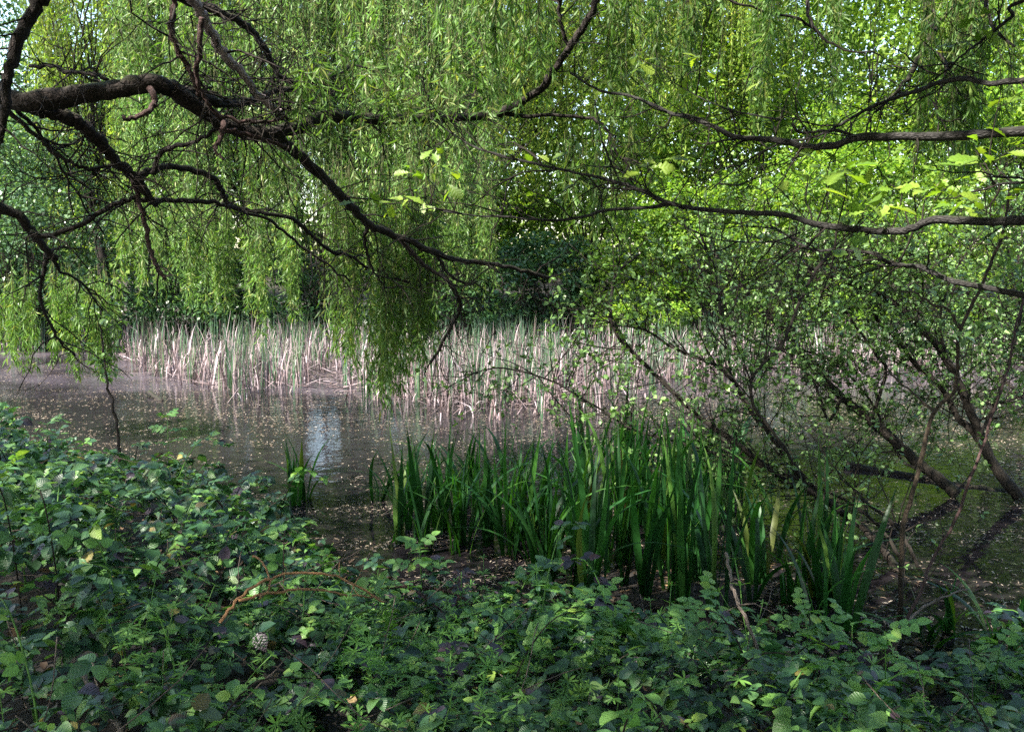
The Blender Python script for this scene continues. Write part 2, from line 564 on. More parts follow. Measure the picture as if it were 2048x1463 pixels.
M['reed_dry'] = leaf_mat('dry_reed', [(0, G(0.06, 0.038, 0.038)), (0.35, G(0.125, 0.088, 0.088)), (0.7, G(0.205, 0.155, 0.16)), (1.0, G(0.31, 0.26, 0.275))], trans=0.15, rough=0.6, tcol=(1, 1, 0.9))
M['reed_green'] = leaf_mat('green_reed', [(0, G(0.035, 0.08, 0.042)), (0.7, G(0.068, 0.125, 0.075)), (1.0, G(0.105, 0.155, 0.07))], trans=0.3, rough=0.45)
M['litter'] = leaf_mat('leaf_litter', [(0, G(0.03, 0.018, 0.011)), (0.6, G(0.08, 0.05, 0.028)), (0.92, G(0.19, 0.12, 0.06)), (1.0, G(0.36, 0.25, 0.13))], trans=0.15, rough=0.7)
M['float'] = leaf_mat('floating_leaf', [(0, G(0.12, 0.085, 0.06)), (0.6, G(0.24, 0.185, 0.135)), (1.0, G(0.42, 0.36, 0.29))], trans=0.1, rough=0.5, tcol=(1, 1, .8))

# ------------------------------------------------------------------ terrain and water
_SX = np.array([-60, -7, -5, -4, -3, -2, -1, 0, 1, 2, 4, 7, 60.0])
_SY = np.array([11, 10.4, 9.6, 9.0, 8.2, 7.2, 6.1, 5.3, 4.9, 4.75, 4.7, 4.6, 4.0])


def vnoise(x, y, f, seed=0.0):
    return (np.sin(x * f * 1.3 + 1.7 * np.sin(y * f * 0.9 + seed) + seed) + np.sin(y * f * 1.1 + 1.3 * np.sin(x * f * 1.2 + seed * 2.1) + seed * 1.3)) * 0.25


def shore(x):
    return np.interp(x, _SX, _SY) + 0.25 * np.sin(x * 2.3 + 0.5)


def far_shore(x):
    return 25.5 + 0.8 * np.sin(x * 0.5) + 0.4 * np.sin(x * 1.3 + 2)


def bank_z(x, y):
    t = shore(x) - y
    z = 0.55 * smooth(-0.05, 2.6, t) - 0.6 * smooth(0.05, 1.6, -t) + 0.03 * np.sin(x * 5 + y * 3) * smooth(0, 0.6, t)
    mud = np.exp(-(((x - 1.1) / 1.5) ** 2 + ((y - 6.0) / 1.0) ** 2))
    zm = -0.35 + 0.42 * mud + 0.02 * vnoise(x, y, 9.0, 4.0)
    z = np.where(t < 0, np.maximum(z, np.minimum(zm, 0.025 + 0.03 * vnoise(x, y, 6.0, 1.0))), z)
    tf = y - far_shore(x)
    z = z + smooth(0, 1.5, tf) * 0.9 + smooth(1.5, 40, tf) * 2.5
    return z + 0.02 * vnoise(x, y, 4.0)


def build_ground():
    gx = np.concatenate([-np.geomspace(600, 9, 26), np.linspace(-8.6, 8.6, 110), np.geomspace(9, 600, 26)])
    gy = np.concatenate([-np.geomspace(600, 1.2, 22), np.linspace(-0.8, 11, 90), np.linspace(11.4, 30, 60), np.geomspace(31, 700, 24)])
    X, Y = np.meshgrid(gx, gy, indexing='ij')
    Z = bank_z(X, Y)
    n, m = X.shape
    idx = np.arange(n * m).reshape(n, m)
    q = np.stack([idx[:-1, :-1], idx[1:, :-1], idx[1:, 1:], idx[:-1, 1:]], -1).reshape(-1, 4)
    g = Geo().add(np.stack([X, Y, Z], -1), [q])
    o = g.build('ground', M['soil'])
    tag(o, 'dark soil of the pond banks under the plants', kind='structure')
    w = Geo()
    wx = np.linspace(-60, 60, 61)
    wy = np.linspace(2.0, 29, 41)
    X, Y = np.meshgrid(wx, wy, indexing='ij')
    idx = np.arange(X.size).reshape(X.shape)
    q = np.stack([idx[:-1, :-1], idx[1:, :-1], idx[1:, 1:], idx[:-1, 1:]], -1).reshape(-1, 4)
    w.add(np.stack([X, Y, np.zeros_like(X)], -1), [q])
    tag(w.build('water', M['water']), 'still dark pond water with a dusty film of debris', kind='structure')


build_ground()


# ------------------------------------------------------------------ far bank: trees and bushes
def hang(tops, lens, spacing, leaf, tmpl, sway=0.12, stem_r=0.003, spread=0.75, M_=7, arch=0.0):
    """hanging willow strands: stem geometry and leaf geometry"""
    N = len(tops)
    t = np.linspace(0, 1, M_)
    a = rng.uniform(0, 2 * math.pi, N)
    out = np.stack([np.cos(a), np.sin(a), np.zeros(N)], 1)
    w = rng.normal(size=(N, M_, 3)) * sway * 0.18
    w[:, 0] = 0
    w = np.cumsum(w, 1)
    w[..., 2] *= 0.2
    paths = tops[:, None] + w * lens[:, None, None] * 0.5 + out[:, None] * (arch * (1 - (1 - t) ** 3))[None, :, None]
    paths[..., 2] -= lens[:, None] * t[None]
    if arch:
        paths[..., 2] += (arch * 0.5 * np.sin(np.clip(t * 3.0, 0, math.pi)))[None]
    st = Geo()
    rad = stem_r * (1 - 0.6 * t)[None] * np.ones((N, 1))
    st.add(*tubes(paths, rad, 3))
    n_leaf = np.maximum((lens / spacing).astype(int), 3)
    si = np.repeat(np.arange(N), n_leaf)
    u = rng.uniform(0.04, 1.0, len(si)) * (M_ - 1)
    k = np.minimum(u.astype(int), M_ - 2)
    f = (u - k)[:, None]
    pos = paths[si, k] * (1 - f) + paths[si, k + 1] * f
    d = rng.normal(size=(len(si), 3)) * spread
    d[:, 2] = -np.abs(rng.normal(0.9, 0.45, len(si)))
    lf = Geo()
    place(lf, tmpl, pos, d, rand_dirs(len(si)), leaf * rng.uniform(0.55, 1.2, len(si)), gap=True)
    return st, lf, paths


def far_willow(label, px0, px1, top_y, hem, depth, n_tress, per_tress, leaf=0.185, spacing=0.09, group=None, trunk_px=None, mat='far_willow_leaf'):
    """weeping willow on the far bank: hem = list of (px, py) of the curtain's lower edge"""
    cx = at((px0 + px1) / 2 if trunk_px is None else trunk_px, 540, depth + 2.5)
    base = (cx[0], cx[1], float(bank_z(cx[0], cx[1])))
    t = thing('weeping_willow', base, label, 'tree', group)
    hx, hy = zip(*hem)
    tops, lens = [], []
    for i in range(n_tress):
        px = rng.uniform(px0, px1)
        d = depth + rng.uniform(-2.0, 2.5)
        ztop = at(px, rng.uniform(top_y, top_y + 420) if rng.random() < 0.65 else top_y, d)[2]
        zh = at(px, np.interp(px, hx, hy) + rng.normal() * 18 - (25 if rng.random() < 0.3 else 0), d)[2]
        if rng.random() < 0.35:
            zh += rng.uniform(0.5, 3.0)
        c = at(px, 540, d)
        n = int(per_tress * rng.uniform(0.6, 1.4))
        w = rng.uniform(0.07, 0.24)
        for k in range(n):
            zt = ztop + rng.normal() * 0.35
            L = max(0.5, zt - zh - abs(rng.normal()) * 0.5)
            tops.append((c[0] + rng.normal() * w, c[1] + rng.normal() * w, zt))
            lens.append(min(L, rng.uniform(3.0, 5.5)) if rng.random() < 0.8 else L)
            if lens[-1] < L and rng.random() < 0.75:
                tops[-1] = (tops[-1][0], tops[-1][1], zt - rng.uniform(0, L - lens[-1]))
    tops, lens = np.array(tops), np.array(lens)
    st, lf, paths = hang(tops, lens, spacing, leaf, DIAMOND, sway=0.10, stem_r=0.006, spread=0.6, M_=5)
    # limbs that carry the tresses
    lg = Geo()
    fork = np.array([base[0], base[1], base[2] + 3.2])
    tr, trr = limb([np.array(base) - [0, 0, 0.2], np.array(base) + [0.2, 0, 1.4], fork], 0.24, 0.16, per=4)
    g = Geo()
    g.add(*tubes(tr[None], trr[None], 10, 0.04))
    g.build('trunk', M['willow_bark'], t, origin=base)
    sel = rng.choice(len(tops), min(34, len(tops)), replace=False)
    P, Rr = [], []
    for j in sel:
        mid = (fork + tops[j]) / 2 + np.array([0, 0, 1.0]) + rng.normal(size=3) * 0.35
        c = catmull([fork + rng.normal(size=3) * 0.1, mid, tops[j]], 5)
        P.append(c)
        Rr.append(np.linspace(rng.uniform(0.025, 0.05), 0.008, len(c)))
    lg.add(*tubes(np.array(P), np.array(Rr), 5))
    tag(lg.build('limbs', M['willow_bark'], t, origin=base), kind='stuff')
    tag(st.build('hanging_stems', M['willow_stem'], t, origin=base), kind='stuff')
    tag(lf.build('crown', M[mat], t, smooth_faces=False, origin=base), kind='stuff')
    return t


def broadleaf(name, label, cat, px, py_top, py_bot, wpx, depth, n_leaf, leaf, mat, clumps=46, group=None, dz=None, tmpl=BROAD, clump_r=0.2, stems=1, bark='twig', yr=None):
    """a tree or bush with its crown centred at pixel px, spanning py_top..py_bot and wpx wide"""
    zt = at(px, py_top, depth)[2]
    zb = at(px, py_bot, depth)[2]
    c = at(px, 540, depth)
    bx, by = c[0], c[1]
    bz = float(bank_z(bx, by))
    rx = wpx / FPX * depth / 2
    ry = yr or min(rx, 2.2)
    rz = (zt - zb) / 2
    cen = np.array([bx, by, (zt + zb) / 2])
    t = thing(name, (bx, by, bz), label, cat, group)
    cc = rand_dirs(clumps) * (rng.uniform(0.25, 1.0, (clumps, 1)) ** 0.5)
    cw = cen + cc * np.array([rx, ry, rz]) * 0.88
    cr = clump_r * min(rx, rz) * rng.uniform(0.6, 1.6, clumps)
    ci = rng.choice(clumps, n_leaf, p=(cr ** 2) / np.sum(cr ** 2))
    dd = rand_dirs(n_leaf)
    dd[:, 2] = np.where(rng.random(n_leaf) < 0.6, np.abs(dd[:, 2]), dd[:, 2])
    rr = cr[ci] * rng.uniform(0.35, 1.15, n_leaf)
    pos = cw[ci] + dd * rr[:, None] * np.array([1.25, 1.0, 0.8])
    yd = norm(dd + rng.normal(size=(n_leaf, 3)) * 0.6 + np.array([0, 0, -0.45]))
    up = norm(dd * 0.6 + np.array([0, 0, 1.0]) + rng.normal(size=(n_leaf, 3)) * 0.45)
    g = Geo()
    place(g, tmpl, pos, yd, up, leaf * rng.uniform(0.55, 1.25, n_leaf), gap=True)
    tag(g.build('crown', M[mat], t, smooth_faces=False, origin=(bx, by, bz)), kind='stuff')
    P, Rr = [], []
    for j in range(clumps):
        a = np.array([bx + rng.normal() * 0.12 * stems, by + rng.normal() * 0.12 * stems, bz - 0.1])
        a = a + np.array([(cw[j][0] - bx) * 0.25 * min(stems - 1, 1), 0, 0])
        hub = a + (cw[j] - a) * np.array([0.45, 0.45, 0.5]) + rng.normal(size=3) * 0.1
        P.append(catmull([a, hub, cw[j]], 5))
        Rr.append(np.linspace(rng.uniform(0.010, 0.028), 0.005, 11))
    lg = Geo()
    lg.add(*tubes(np.array(P), np.array(Rr), 5))
    tag(lg.build('branches', M[bark], t, origin=(bx, by, bz)), kind='stuff')
    if stems == 1:
        tr, trr = limb([(bx, by, bz - 0.2), (bx + 0.1, by, bz + (cen[2] - bz) * 0.5), (bx, by, cen[2])], 0.035 + 0.004 * rz, 0.015, per=4)
        h = Geo()
        h.add(*tubes(tr[None], trr[None], 8, 0.04))
        h.build('trunk', M['sallow_bark'], t, origin=(bx, by, bz))
    return t


WG = 'weeping willows on the far bank'
far_willow('pale weeping willow filling the upper left half behind the near limbs', 250, 760, -420, [(250, 560), (330, 620), (430, 600), (500, 640), (600, 560), (660, 580), (760, 560)], 25.0, 105, 18, group=WG, mat='pale_willow_leaf')
far_willow('grey green weeping willow whose curtain ends above the dark hollow beside the mound', 740, 1000, -420, [(740, 540), (830, 560), (900, 590), (960, 600), (1000, 520)], 24.0, 60, 18, group=WG, mat='pale_willow_leaf')
far_willow('bright yellow green weeping willow at top centre behind the near dark strands', 960, 1560, -520, [(960, 380), (1100, 420), (1300, 300), (1560, 330)], 30.0, 120, 14, group=WG, trunk_px=905)
far_willow('thin weeping willow at far left behind the leaning trunk', 90, 300, -420, [(90, 420), (200, 500), (300, 540)], 27.0, 36, 12, group=WG)

TG = 'trees on the far bank'
for args in [
    # name, label, cat, px, top, bottom, width, depth, leaves, size, mat
    ('hawthorn_tree', 'grey green bushy tree at the left edge over the pond', 'tree', 60, 190, 660, 420, 24.0, 15000, 0.12, 'grey_leaf'),
    ('hazel_tree', 'broad lime green tree right of the mound with leaves down to the reeds', 'tree', 1390, 330, 680, 470, 26.0, 19000, 0.14, 'hazel_leaf'),
    ('hazel_tree', 'lime green tree behind the leaning stems, third from the right edge', 'tree', 1700, 200, 690, 430, 25.5, 19000, 0.14, 'hazel_leaf'),
    ('hazel_tree', 'dark lime green tree at the right edge behind the leaning stems', 'tree', 2010, 140, 720, 430, 23.0, 19000, 0.13, 'hazel_leaf'),
    ('maple_tree', 'tall sunlit yellow green tree high behind the oak boughs at upper right', 'tree', 1720, -420, 480, 800, 33.0, 34000, 0.18, 'hazel_leaf'),
    ('maple_tree', 'tall sunlit tree behind the top centre of the willows', 'tree', 1180, -420, 620, 660, 36.0, 36000, 0.19, 'hazel_leaf'),
    ('maple_tree', 'tall tree far behind the pale left willow', 'tree', 640, -360, 560, 640, 36.0, 22000, 0.19, 'dark_leaf'),  # leaf colour set dark to stand for shade behind the bright strands
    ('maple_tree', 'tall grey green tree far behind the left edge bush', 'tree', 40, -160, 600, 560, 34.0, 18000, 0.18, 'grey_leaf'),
    ('maple_tree', 'dark leaved tree between the left edge bush and the pale willow', 'tree', 330, -60, 600, 420, 36.0, 16000, 0.19, 'dark_leaf'),  # also darkened in colour, as shaded gaps between the willow strands
    ('maple_tree', 'sunlit tree seen through the gap above the ivy mound', 'tree', 960, 40, 620, 420, 34.0, 24000, 0.19, 'hazel_leaf'),
    ('maple_tree', 'sunlit tree above the broad lime green tree', 'tree', 1420, -60, 520, 460, 31.0, 18000, 0.16, 'hazel_leaf'),
    ('maple_tree', 'tall tree rising at the right edge above the boughs', 'tree', 2060, -420, 480, 560, 30.0, 30000, 0.17, 'hazel_leaf'),
]:
    broadleaf(*args, group=TG)
BGp = 'bushes along the far bank'
for args in [
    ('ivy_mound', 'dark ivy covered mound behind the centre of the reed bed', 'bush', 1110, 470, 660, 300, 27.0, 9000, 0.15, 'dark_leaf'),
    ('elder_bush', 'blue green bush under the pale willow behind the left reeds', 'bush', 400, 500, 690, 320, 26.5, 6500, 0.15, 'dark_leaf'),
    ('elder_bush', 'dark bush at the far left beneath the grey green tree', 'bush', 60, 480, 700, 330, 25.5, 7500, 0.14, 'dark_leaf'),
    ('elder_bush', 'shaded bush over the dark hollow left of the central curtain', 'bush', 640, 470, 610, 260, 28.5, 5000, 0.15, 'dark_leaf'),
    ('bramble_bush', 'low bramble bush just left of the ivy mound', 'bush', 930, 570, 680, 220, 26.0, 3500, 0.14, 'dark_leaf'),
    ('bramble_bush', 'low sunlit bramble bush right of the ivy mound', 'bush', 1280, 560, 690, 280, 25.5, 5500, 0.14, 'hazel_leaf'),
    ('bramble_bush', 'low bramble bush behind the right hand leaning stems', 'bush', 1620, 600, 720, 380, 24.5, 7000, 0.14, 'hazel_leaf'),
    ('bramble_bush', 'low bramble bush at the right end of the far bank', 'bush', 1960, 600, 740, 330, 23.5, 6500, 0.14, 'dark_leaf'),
]:
    broadleaf(*args, group=BGp, stems=3, clumps=34, clump_r=0.26)
# low plants between the bushes, one mass
n = 16000
hx = rng.uniform(-17, 17, n)
hy = far_shore(hx) + 0.1 + 7 * rng.random(n) ** 1.4
hz = bank_z(hx, hy) + rng.uniform(0, 0.7, n) ** 1.3
g = Geo()
place(g, BROAD, np.stack([hx, hy, hz], 1), rand_dirs(n) + np.array([0, 0, -0.2]), np.array([0, 0, 1.0]) + rng.normal(size=(n, 3)) * 0.5, rng.uniform(0.1, 0.24, n))
tag(g.build('far_undergrowth', M['dark_leaf'], smooth_faces=False), 'low weeds along the foot of the far bank', kind='stuff')
# the wood beyond, one mass
g = Geo()
n = 120000
wx = rng.uniform(-52, 52, n)
wy = rng.uniform(44, 56, n)
top = 17 + 3 * vnoise(wx, wx * 0, 0.35, 2) + 3.5 * vnoise(wx, wx * 0, 0.11, 5) - 8 * np.exp(-((wx + 27) / 4.0) ** 2)
wz = 1 + rng.uniform(0, 1, n) ** 1.15 * top - 0.5
place(g, BROAD, np.stack([wx, wy, wz], 1), rand_dirs(n) + np.array([0, 0, -0.5]), rand_dirs(n) + np.array([0, -0.4, 0.8]), rng.uniform(0.3, 0.6, n), gap=True)
tag(g.build('woods', M['wood_leaf'], smooth_faces=False), 'far wood behind the trees of the far bank', kind='stuff')


# ------------------------------------------------------------------ reed bed
def blade(h, w, lean, droop, az, base=(0, 0, 0), kink=None, segs=6):
    """a flat sword leaf folded along its middle"""
    t = np.linspace(0, 1, segs + 1)
    r = lean * t * h + droop * h * t ** 3
    z = h * t - droop * h * 0.55 * t ** 4
    if kink is not None:
        kt, ka = kink
        over = np.maximum(t - kt, 0) * h
        z = np.where(t > kt, kt * h - over * math.sin(ka), z)
        r = np.where(t > kt, lean * kt * h + droop * h * kt ** 3 + over * math.cos(ka), r)
    wd = w * np.clip(np.minimum(0.75 + t * 0.8, (1 - t) * 2.2), 0.02, 1) * 0.5
    ca, sa = math.cos(az), math.sin(az)
    V, U = [], []
    tw = rng.normal() * 0.5
    for k in range(segs + 1):
        c = np.array([r[k] * ca, r[k] * sa, z[k]]) + base
        a2 = az + math.pi / 2 + tw * t[k]
        side = np.array([math.cos(a2), math.sin(a2), 0])
        nrm = np.array([-side[1], side[0], 0])
        for s in (-1, 0, 1):
            V.append(c + side * wd[k] * s + nrm * (0.25 * wd[k] if s == 0 else 0))
            U.append((0.5 + 0.5 * s, t[k]))
    F = []
    for k in range(segs):
        b = 3 * k
        F += [(b, b + 1, b + 4, b + 3), (b + 1, b + 2, b + 5, b + 4)]
    V, U, F = np.array(V), np.array(U), np.array(F)
    return V, [F], [U[F]]


def reed_front(px):
    return np.interp(px, [0, 230, 300, 450, 600, 700, 860, 950, 1100, 1250, 1400, 1600, 2048], [700, 705, 760, 792, 785, 800, 822, 832, 830, 805, 765, 745, 740])


def reed_geo(kind, g):
    broken = False
    if kind == 'dry':
        for k in range(rng.integers(1, 4)):
            h = rng.uniform(0.3, 1.3)
            kink = (rng.uniform(0.3, 0.85), rng.uniform(-0.4, 1.2)) if rng.random() < 0.6 else None
            broken = broken or kink is not None
            g.add(*blade(h, rng.uniform(0.011, 0.028), abs(rng.normal()) * 0.16, rng.uniform(0, 0.25), rng.uniform(0, 6.28), rng.normal(size=3) * [0.03, 0.03, 0] - [0, 0, 0.1], kink, 5))
    else:
        for k in range(rng.integers(2, 5)):
            g.add(*blade(rng.uniform(0.7, 1.35), rng.uniform(0.012, 0.024), rng.uniform(0, 0.10), rng.uniform(0, 0.14), rng.uniform(0, 6.28), rng.normal(size=3) * [0.025, 0.025, 0] - [0, 0, 0.1], None, 5))

    return broken


protos = {}
for kind, nv in (('dry', 14), ('green', 10)):
    protos[kind] = []

    for k in range(nv):
        g = Geo()
        br = reed_geo(kind, g)
        protos[kind].append(g.mesh('reed', M['reed_dry' if kind == 'dry' else 'reed_green'], False))
        protos[kind][-1]['broken'] = int(bool(br))
spots = []
while len(spots) < 5600:
    px = rng.uniform(0, 2048)
    d0 = 2.2 * FPX / (reed_front(px) - 540) + 1.3 * abs(math.sin(px * 0.013) * math.sin(px * 0.031 + 1)) - 0.8
    u = rng.random() ** 1.5
    d = d0 + u * (25.3 - d0)
    left_gap = (0.55 if px < 150 else 0.22) if px < 250 else (0.5 if px < 430 else 1.0)
    sparse = smooth(0, 0.16, u) * 0.8 + 0.2
    if 612 < px < 680 and d < 19:  # reeds left out to keep the mirrored sky clear
        continue
    if 640 < px < 860:
        sparse *= 0.7
    if px > 1350:
        sparse *= 0.8
    p = at(px, 540, d)
    pat = 0.5 + 1.1 * vnoise(p[0], p[1], 1.1, 3.0)
    if rng.random() < left_gap * sparse * np.clip(pat + 0.25, 0.05, 1):
        spots.append((d, px, p[0], p[1]))
spots.sort()
rest = {'dry': Geo(), 'green': Geo()}
RD, RGn = 'dry bulrush stalks standing in the reed bed', 'green bulrush shoots standing in the reed bed'
for i, (d, px, x, y) in enumerate(spots):
    kind = 'dry' if rng.random() < (0.78 if px > 200 else 0.25) else 'green'
    if i < 290:
        me = protos[kind][rng.integers(len(protos[kind]))]
        o = bpy.data.objects.new('dry_reed' if kind == 'dry' else 'green_reed', me)
        COL.objects.link(o)
        o.location = (x, y, 0)
        o.rotation_euler = (0, 0, rng.uniform(0, 6.28))
        o.scale = (1, 1, rng.uniform(0.75, 1.1))
        where = 'left of the willow curtain' if px < 645 else ('under the willow curtain' if px < 865 else ('between willow curtain and sallows' if px < 1340 else 'behind the leaning sallows'))
        look = ('broken dry' if me['broken'] else 'straight dry') if kind == 'dry' else 'green upright'
        tag(o, '%s reed at the bed front, %s' % (look, where), 'reed', '%s reeds at the bed front, %s' % (look, where))
    else:
        g = Geo()
        reed_geo(kind, g)
        sc = rng.uniform(0.8, 1.15)
        for V in g.v:
            V *= np.array([1, 1, sc])
            V += np.array([x, y, 0])
        k0 = rest[kind].n
        rest[kind].v += g.v
        rest[kind].p += [p + k0 for p in g.p]
        rest[kind].uv += g.uv
        rest[kind].n += g.n
tag(rest['dry'].build('dry_reed_mass', M['reed_dry'], smooth_faces=False), 'mass of dry bulrush stalks filling the reed bed behind its front edge', kind='stuff')
tag(rest['green'].build('green_reed_mass', M['reed_green'], smooth_faces=False), 'mass of green bulrush shoots filling the reed bed behind its front edge', kind='stuff')

# fallen broken stalks lying between the standing reeds
n = 5500
px = rng.uniform(0, 2048, n)
d0 = 2.2 * FPX / (reed_front(px) - 540)
d = d0 + 0.3 + np.abs(rng.normal(size=n)) * 0.6 + rng.random(n) * (25.0 - d0)
rp = np.stack([(px[:n] - PXW / 2) / FPX * d[:n], d[:n], rng.uniform(0.0, 0.12, n) ** 1.3], 1)
a = rng.uniform(0, 6.28, n)
p = twigs(rp, np.stack([np.cos(a), np.sin(a), rng.uniform(-0.05, 0.45, n)], 1), rng.uniform(0.12, 0.6, n), 3, 0.15)
g = Geo()
g.add(*tubes(p, np.linspace(1, 0.5, 3)[None] * rng.uniform(0.005, 0.012, (n, 1)), 3))
tag(g.build('fallen_reed_litter', M['reed_dry'], smooth_faces=False), 'broken fallen stalks lying at the foot of the reeds', kind='stuff')

# ------------------------------------------------------------------ leaves floating on the water
n = 150000
px = rng.uniform(-60, 2108, n)
py = 600 + 760 * rng.uniform(0.06, 1, n) ** 1.5
dd = np.array([ground_at(a, b, 0.004) for a, b in zip(px, py)])
keep = (dd[:, 1] < 25.2) & (dd[:, 1] > shore(dd[:, 0]) + 0.05) & (rng.random(n) < np.clip(0.3 + 1.1 * vnoise(dd[:, 0], dd[:, 1], 0.9, 1.0) + 0.9 * vnoise(dd[:, 0], dd[:, 1] * 2.5, 2.3, 5.0) + 0.55 * smooth(11, 15, dd[:, 1]) - 0.1 - 0.3 * smooth(9, 6, dd[:, 1]), 0.06, 1))
dd = dd[keep]
n = len(dd)
a = rng.uniform(0, 6.28, n)
g = Geo()
place(g, DIAMOND, dd + np.array([0, 0, 0.004]), np.stack([np.cos(a), np.sin(a), rng.uniform(-0.02, 0.06, n)], 1), np.array([0, 0, 1.0]) + rng.normal(size=(n, 3)) * 0.1, rng.uniform(0.02, 0.06, n))
tag(g.build('floating_leaves', M['float'], smooth_faces=False), 'fallen willow leaves drifting on the pond', kind='stuff')


# ------------------------------------------------------------------ the near willow on the left
def px_path(pts, d0, d1=None):
    d1 = d0 if d1 is None else d1
    n = len(pts)
    return np.array([at(p[0], p[1], (p[2] if len(p) > 2 else d0 + (d1 - d0) * i / max(1, n - 1))) for i, p in enumerate(pts)])


WB = np.array([-4.9, 6.2, 0.45])
willow = thing('willow_tree', WB, 'old willow leaning in from the left with thick mossy limbs across the pond', 'tree')


def px_limb(parent, base, name, pts, d0, d1, w0, w1, mat, sides=9, wob=0.006, rough=0.05, label=None, twig=None, per=5):
    """a limb through pixel points; w0, w1 = its width in pixels at both ends"""
    P = px_path(pts, d0, d1)
    dd = (P[0] - _C) @ _F, (P[-1] - _C) @ _F
    c, r = limb(P, w0 / FPX * dd[0] / 2, w1 / FPX * dd[1] / 2, per=per, wob=wob)
    g = Geo()
    g.add(*tubes(c[None], r[None], sides, rough))
    o = g.build(name, M[mat], parent, origin=base)
    if label:
        o['label'] = label
    return c, r


W = lambda name, pts, d0, d1, w0, w1, mat='willow_bark', **k: px_limb(willow, WB, name, pts, d0, d1, w0, w1, mat, **k)
wl = {}
# trunk, out of the frame on the left, leaning in at the upper left corner
tk, tkr = limb([WB - [0, 0, 0.4], WB + [-0.1, 0, 0.9], WB + [0.35, 0.05, 2.0], WB + [0.5, 0.1, 3.1], WB + [1.35, 0.3, 4.3], WB + [2.2, 0.6, 5.6]], 0.32, 0.13, per=6)
g = Geo()
g.add(*tubes(tk[None], tkr[None], 14, 0.05))
g.build('trunk', M['willow_bark'], willow, origin=WB)
fork = WB + [0.42, 0.05, 2.4]
wl['A'] = W('limb', [(-330, 330, 6.3), (-150, 250, 5.9), (-30, 200, 5.6), (60, 202, 5.5), (200, 186, 5.5), (300, 166, 5.5), (350, 183, 5.6), (440, 246, 5.8), (530, 268, 6.0), (600, 252, 6.2), (650, 233, 6.4), (720, 236, 6.7), (800, 239, 7.0), (900, 236, 7.4), (985, 232, 7.7)], 0, 0, 39, 15, sides=14, per=7)
wl['B'] = W('limb', [(60, 205), (100, 222), (147, 240), (191, 273), (222, 314), (267, 352), (290, 383), (311, 408)], 5.5, 6.2, 36, 13, sides=12, per=7)
wl['B1'] = W('branch', [(270, 352), (328, 335), (369, 335), (424, 355), (444, 383), (458, 410), (520, 425), (585, 438), (620, 468), (660, 500), (700, 511), (740, 536), (850, 578)], 6.1, 8.5, 15, 5)
wl['B2'] = W('branch', [(305, 402), (328, 402), (390, 402), (450, 410), (472, 418), (533, 437), (575, 470), (640, 520), (700, 560)], 6.2, 7.6, 12, 4)
wl['B3'] = W('branch', [(300, 400), (262, 398), (218, 413), (150, 455), (95, 473), (60, 465)], 6.2, 6.0, 9, 11)
wl['B4'] = W('branch', [(265, 350), (280, 410), (290, 440), (300, 495), (315, 535), (332, 556)], 6.1, 6.0, 11, 7, 'brown_bark', label='red brown hanging dead branch')
wl['C'] = W('limb', [(535, 268), (565, 285), (610, 320), (660, 370), (700, 410), (740, 450), (800, 475), (860, 500), (900, 516), (960, 525), (1030, 536), (1105, 556)], 6.0, 8.4, 26, 7, sides=10, per=6)
wl['C1'] = W('branch', [(795, 474), (850, 530), (893, 558), (915, 590), (920, 620), (905, 650), (882, 690), (862, 725)], 7.3, 7.9, 9, 5)
wl['C2'] = W('branch', [(868, 502), (895, 545), (930, 568), (955, 565)], 7.6, 7.8, 7, 4)
wl['C3'] = W('branch', [(735, 450), (728, 480), (735, 510), (752, 550), (775, 580)], 7.1, 7.4, 9, 3)
wl['D'] = W('branch', [(365, -40), (385, 0), (405, 30), (420, 60), (445, 105), (480, 142), (510, 180), (540, 210), (566, 228)], 5.2, 5.9, 24, 13, 'dead_bark', label='pale peeling dead branch')
wl['D2'] = W('branch', [(352, -30), (349, 0), (342, 51), (349, 85), (369, 120), (386, 154), (398, 190)], 5.3, 5.5, 13, 9, 'brown_bark')
wl['D3'] = W('branch', [(404, 35), (400, 103), (393, 137), (396, 164), (410, 198), (434, 226), (455, 236), (506, 244), (540, 244), (570, 236)], 5.2, 5.7, 11, 6, 'brown_bark')
wl['E'] = W('branch', [(350, -30), (369, 0), (427, 20), (478, 44), (513, 72), (537, 113), (560, 150), (590, 166), (640, 175)], 6.4, 7.2, 22, 7)
wl['F'] = W('limb', [(330, 172), (400, 192), (440, 206), (480, 207), (520, 195), (580, 176), (640, 158), (670, 148), (705, 130)], 5.7, 7.4, 22, 8)
wl['G'] = W('branch', [(60, 132), (109, 133), (123, 143), (171, 147), (215, 158)], 5.9, 5.6, 7, 8)
wl['H'] = W('stub', [(298, 176), (311, 200), (296, 222), (268, 236), (247, 236)], 5.4, 5.2, 13, 8, 'brown_bark')
wl['I'] = W('branch', [(90, -20), (68, 17), (44, 68), (20, 137), (10, 178), (7, 239), (-4, 280)], 5.2, 5.2, 30, 16)
wl['J'] = W('branch', [(17, 222), (68, 267), (103, 301), (137, 321), (164, 335), (191, 336), (222, 330)], 5.6, 5.8, 10, 6)
wl['J2'] = W('branch', [(35, 222), (75, 262), (110, 310), (150, 380), (210, 470)], 5.6, 6.6, 9, 3)
wl['K'] = W('limb', [(-80, 385), (-10, 414), (35, 428), (58, 460), (96, 501), (112, 518)], 6.2, 6.6, 26, 12)
wl['K1'] = W('branch', [(96, 501), (89, 539), (80, 597), (106, 658), (123, 686), (152, 712)], 6.6, 7.0, 9, 4)
wl['K2'] = W('branch', [(104, 512), (123, 542), (164, 566), (205, 620)], 6.6, 7.4, 8, 3)
wl['K3'] = W('branch', [(100, 500), (120, 496), (163, 496)], 6.6, 6.9, 6, 3)
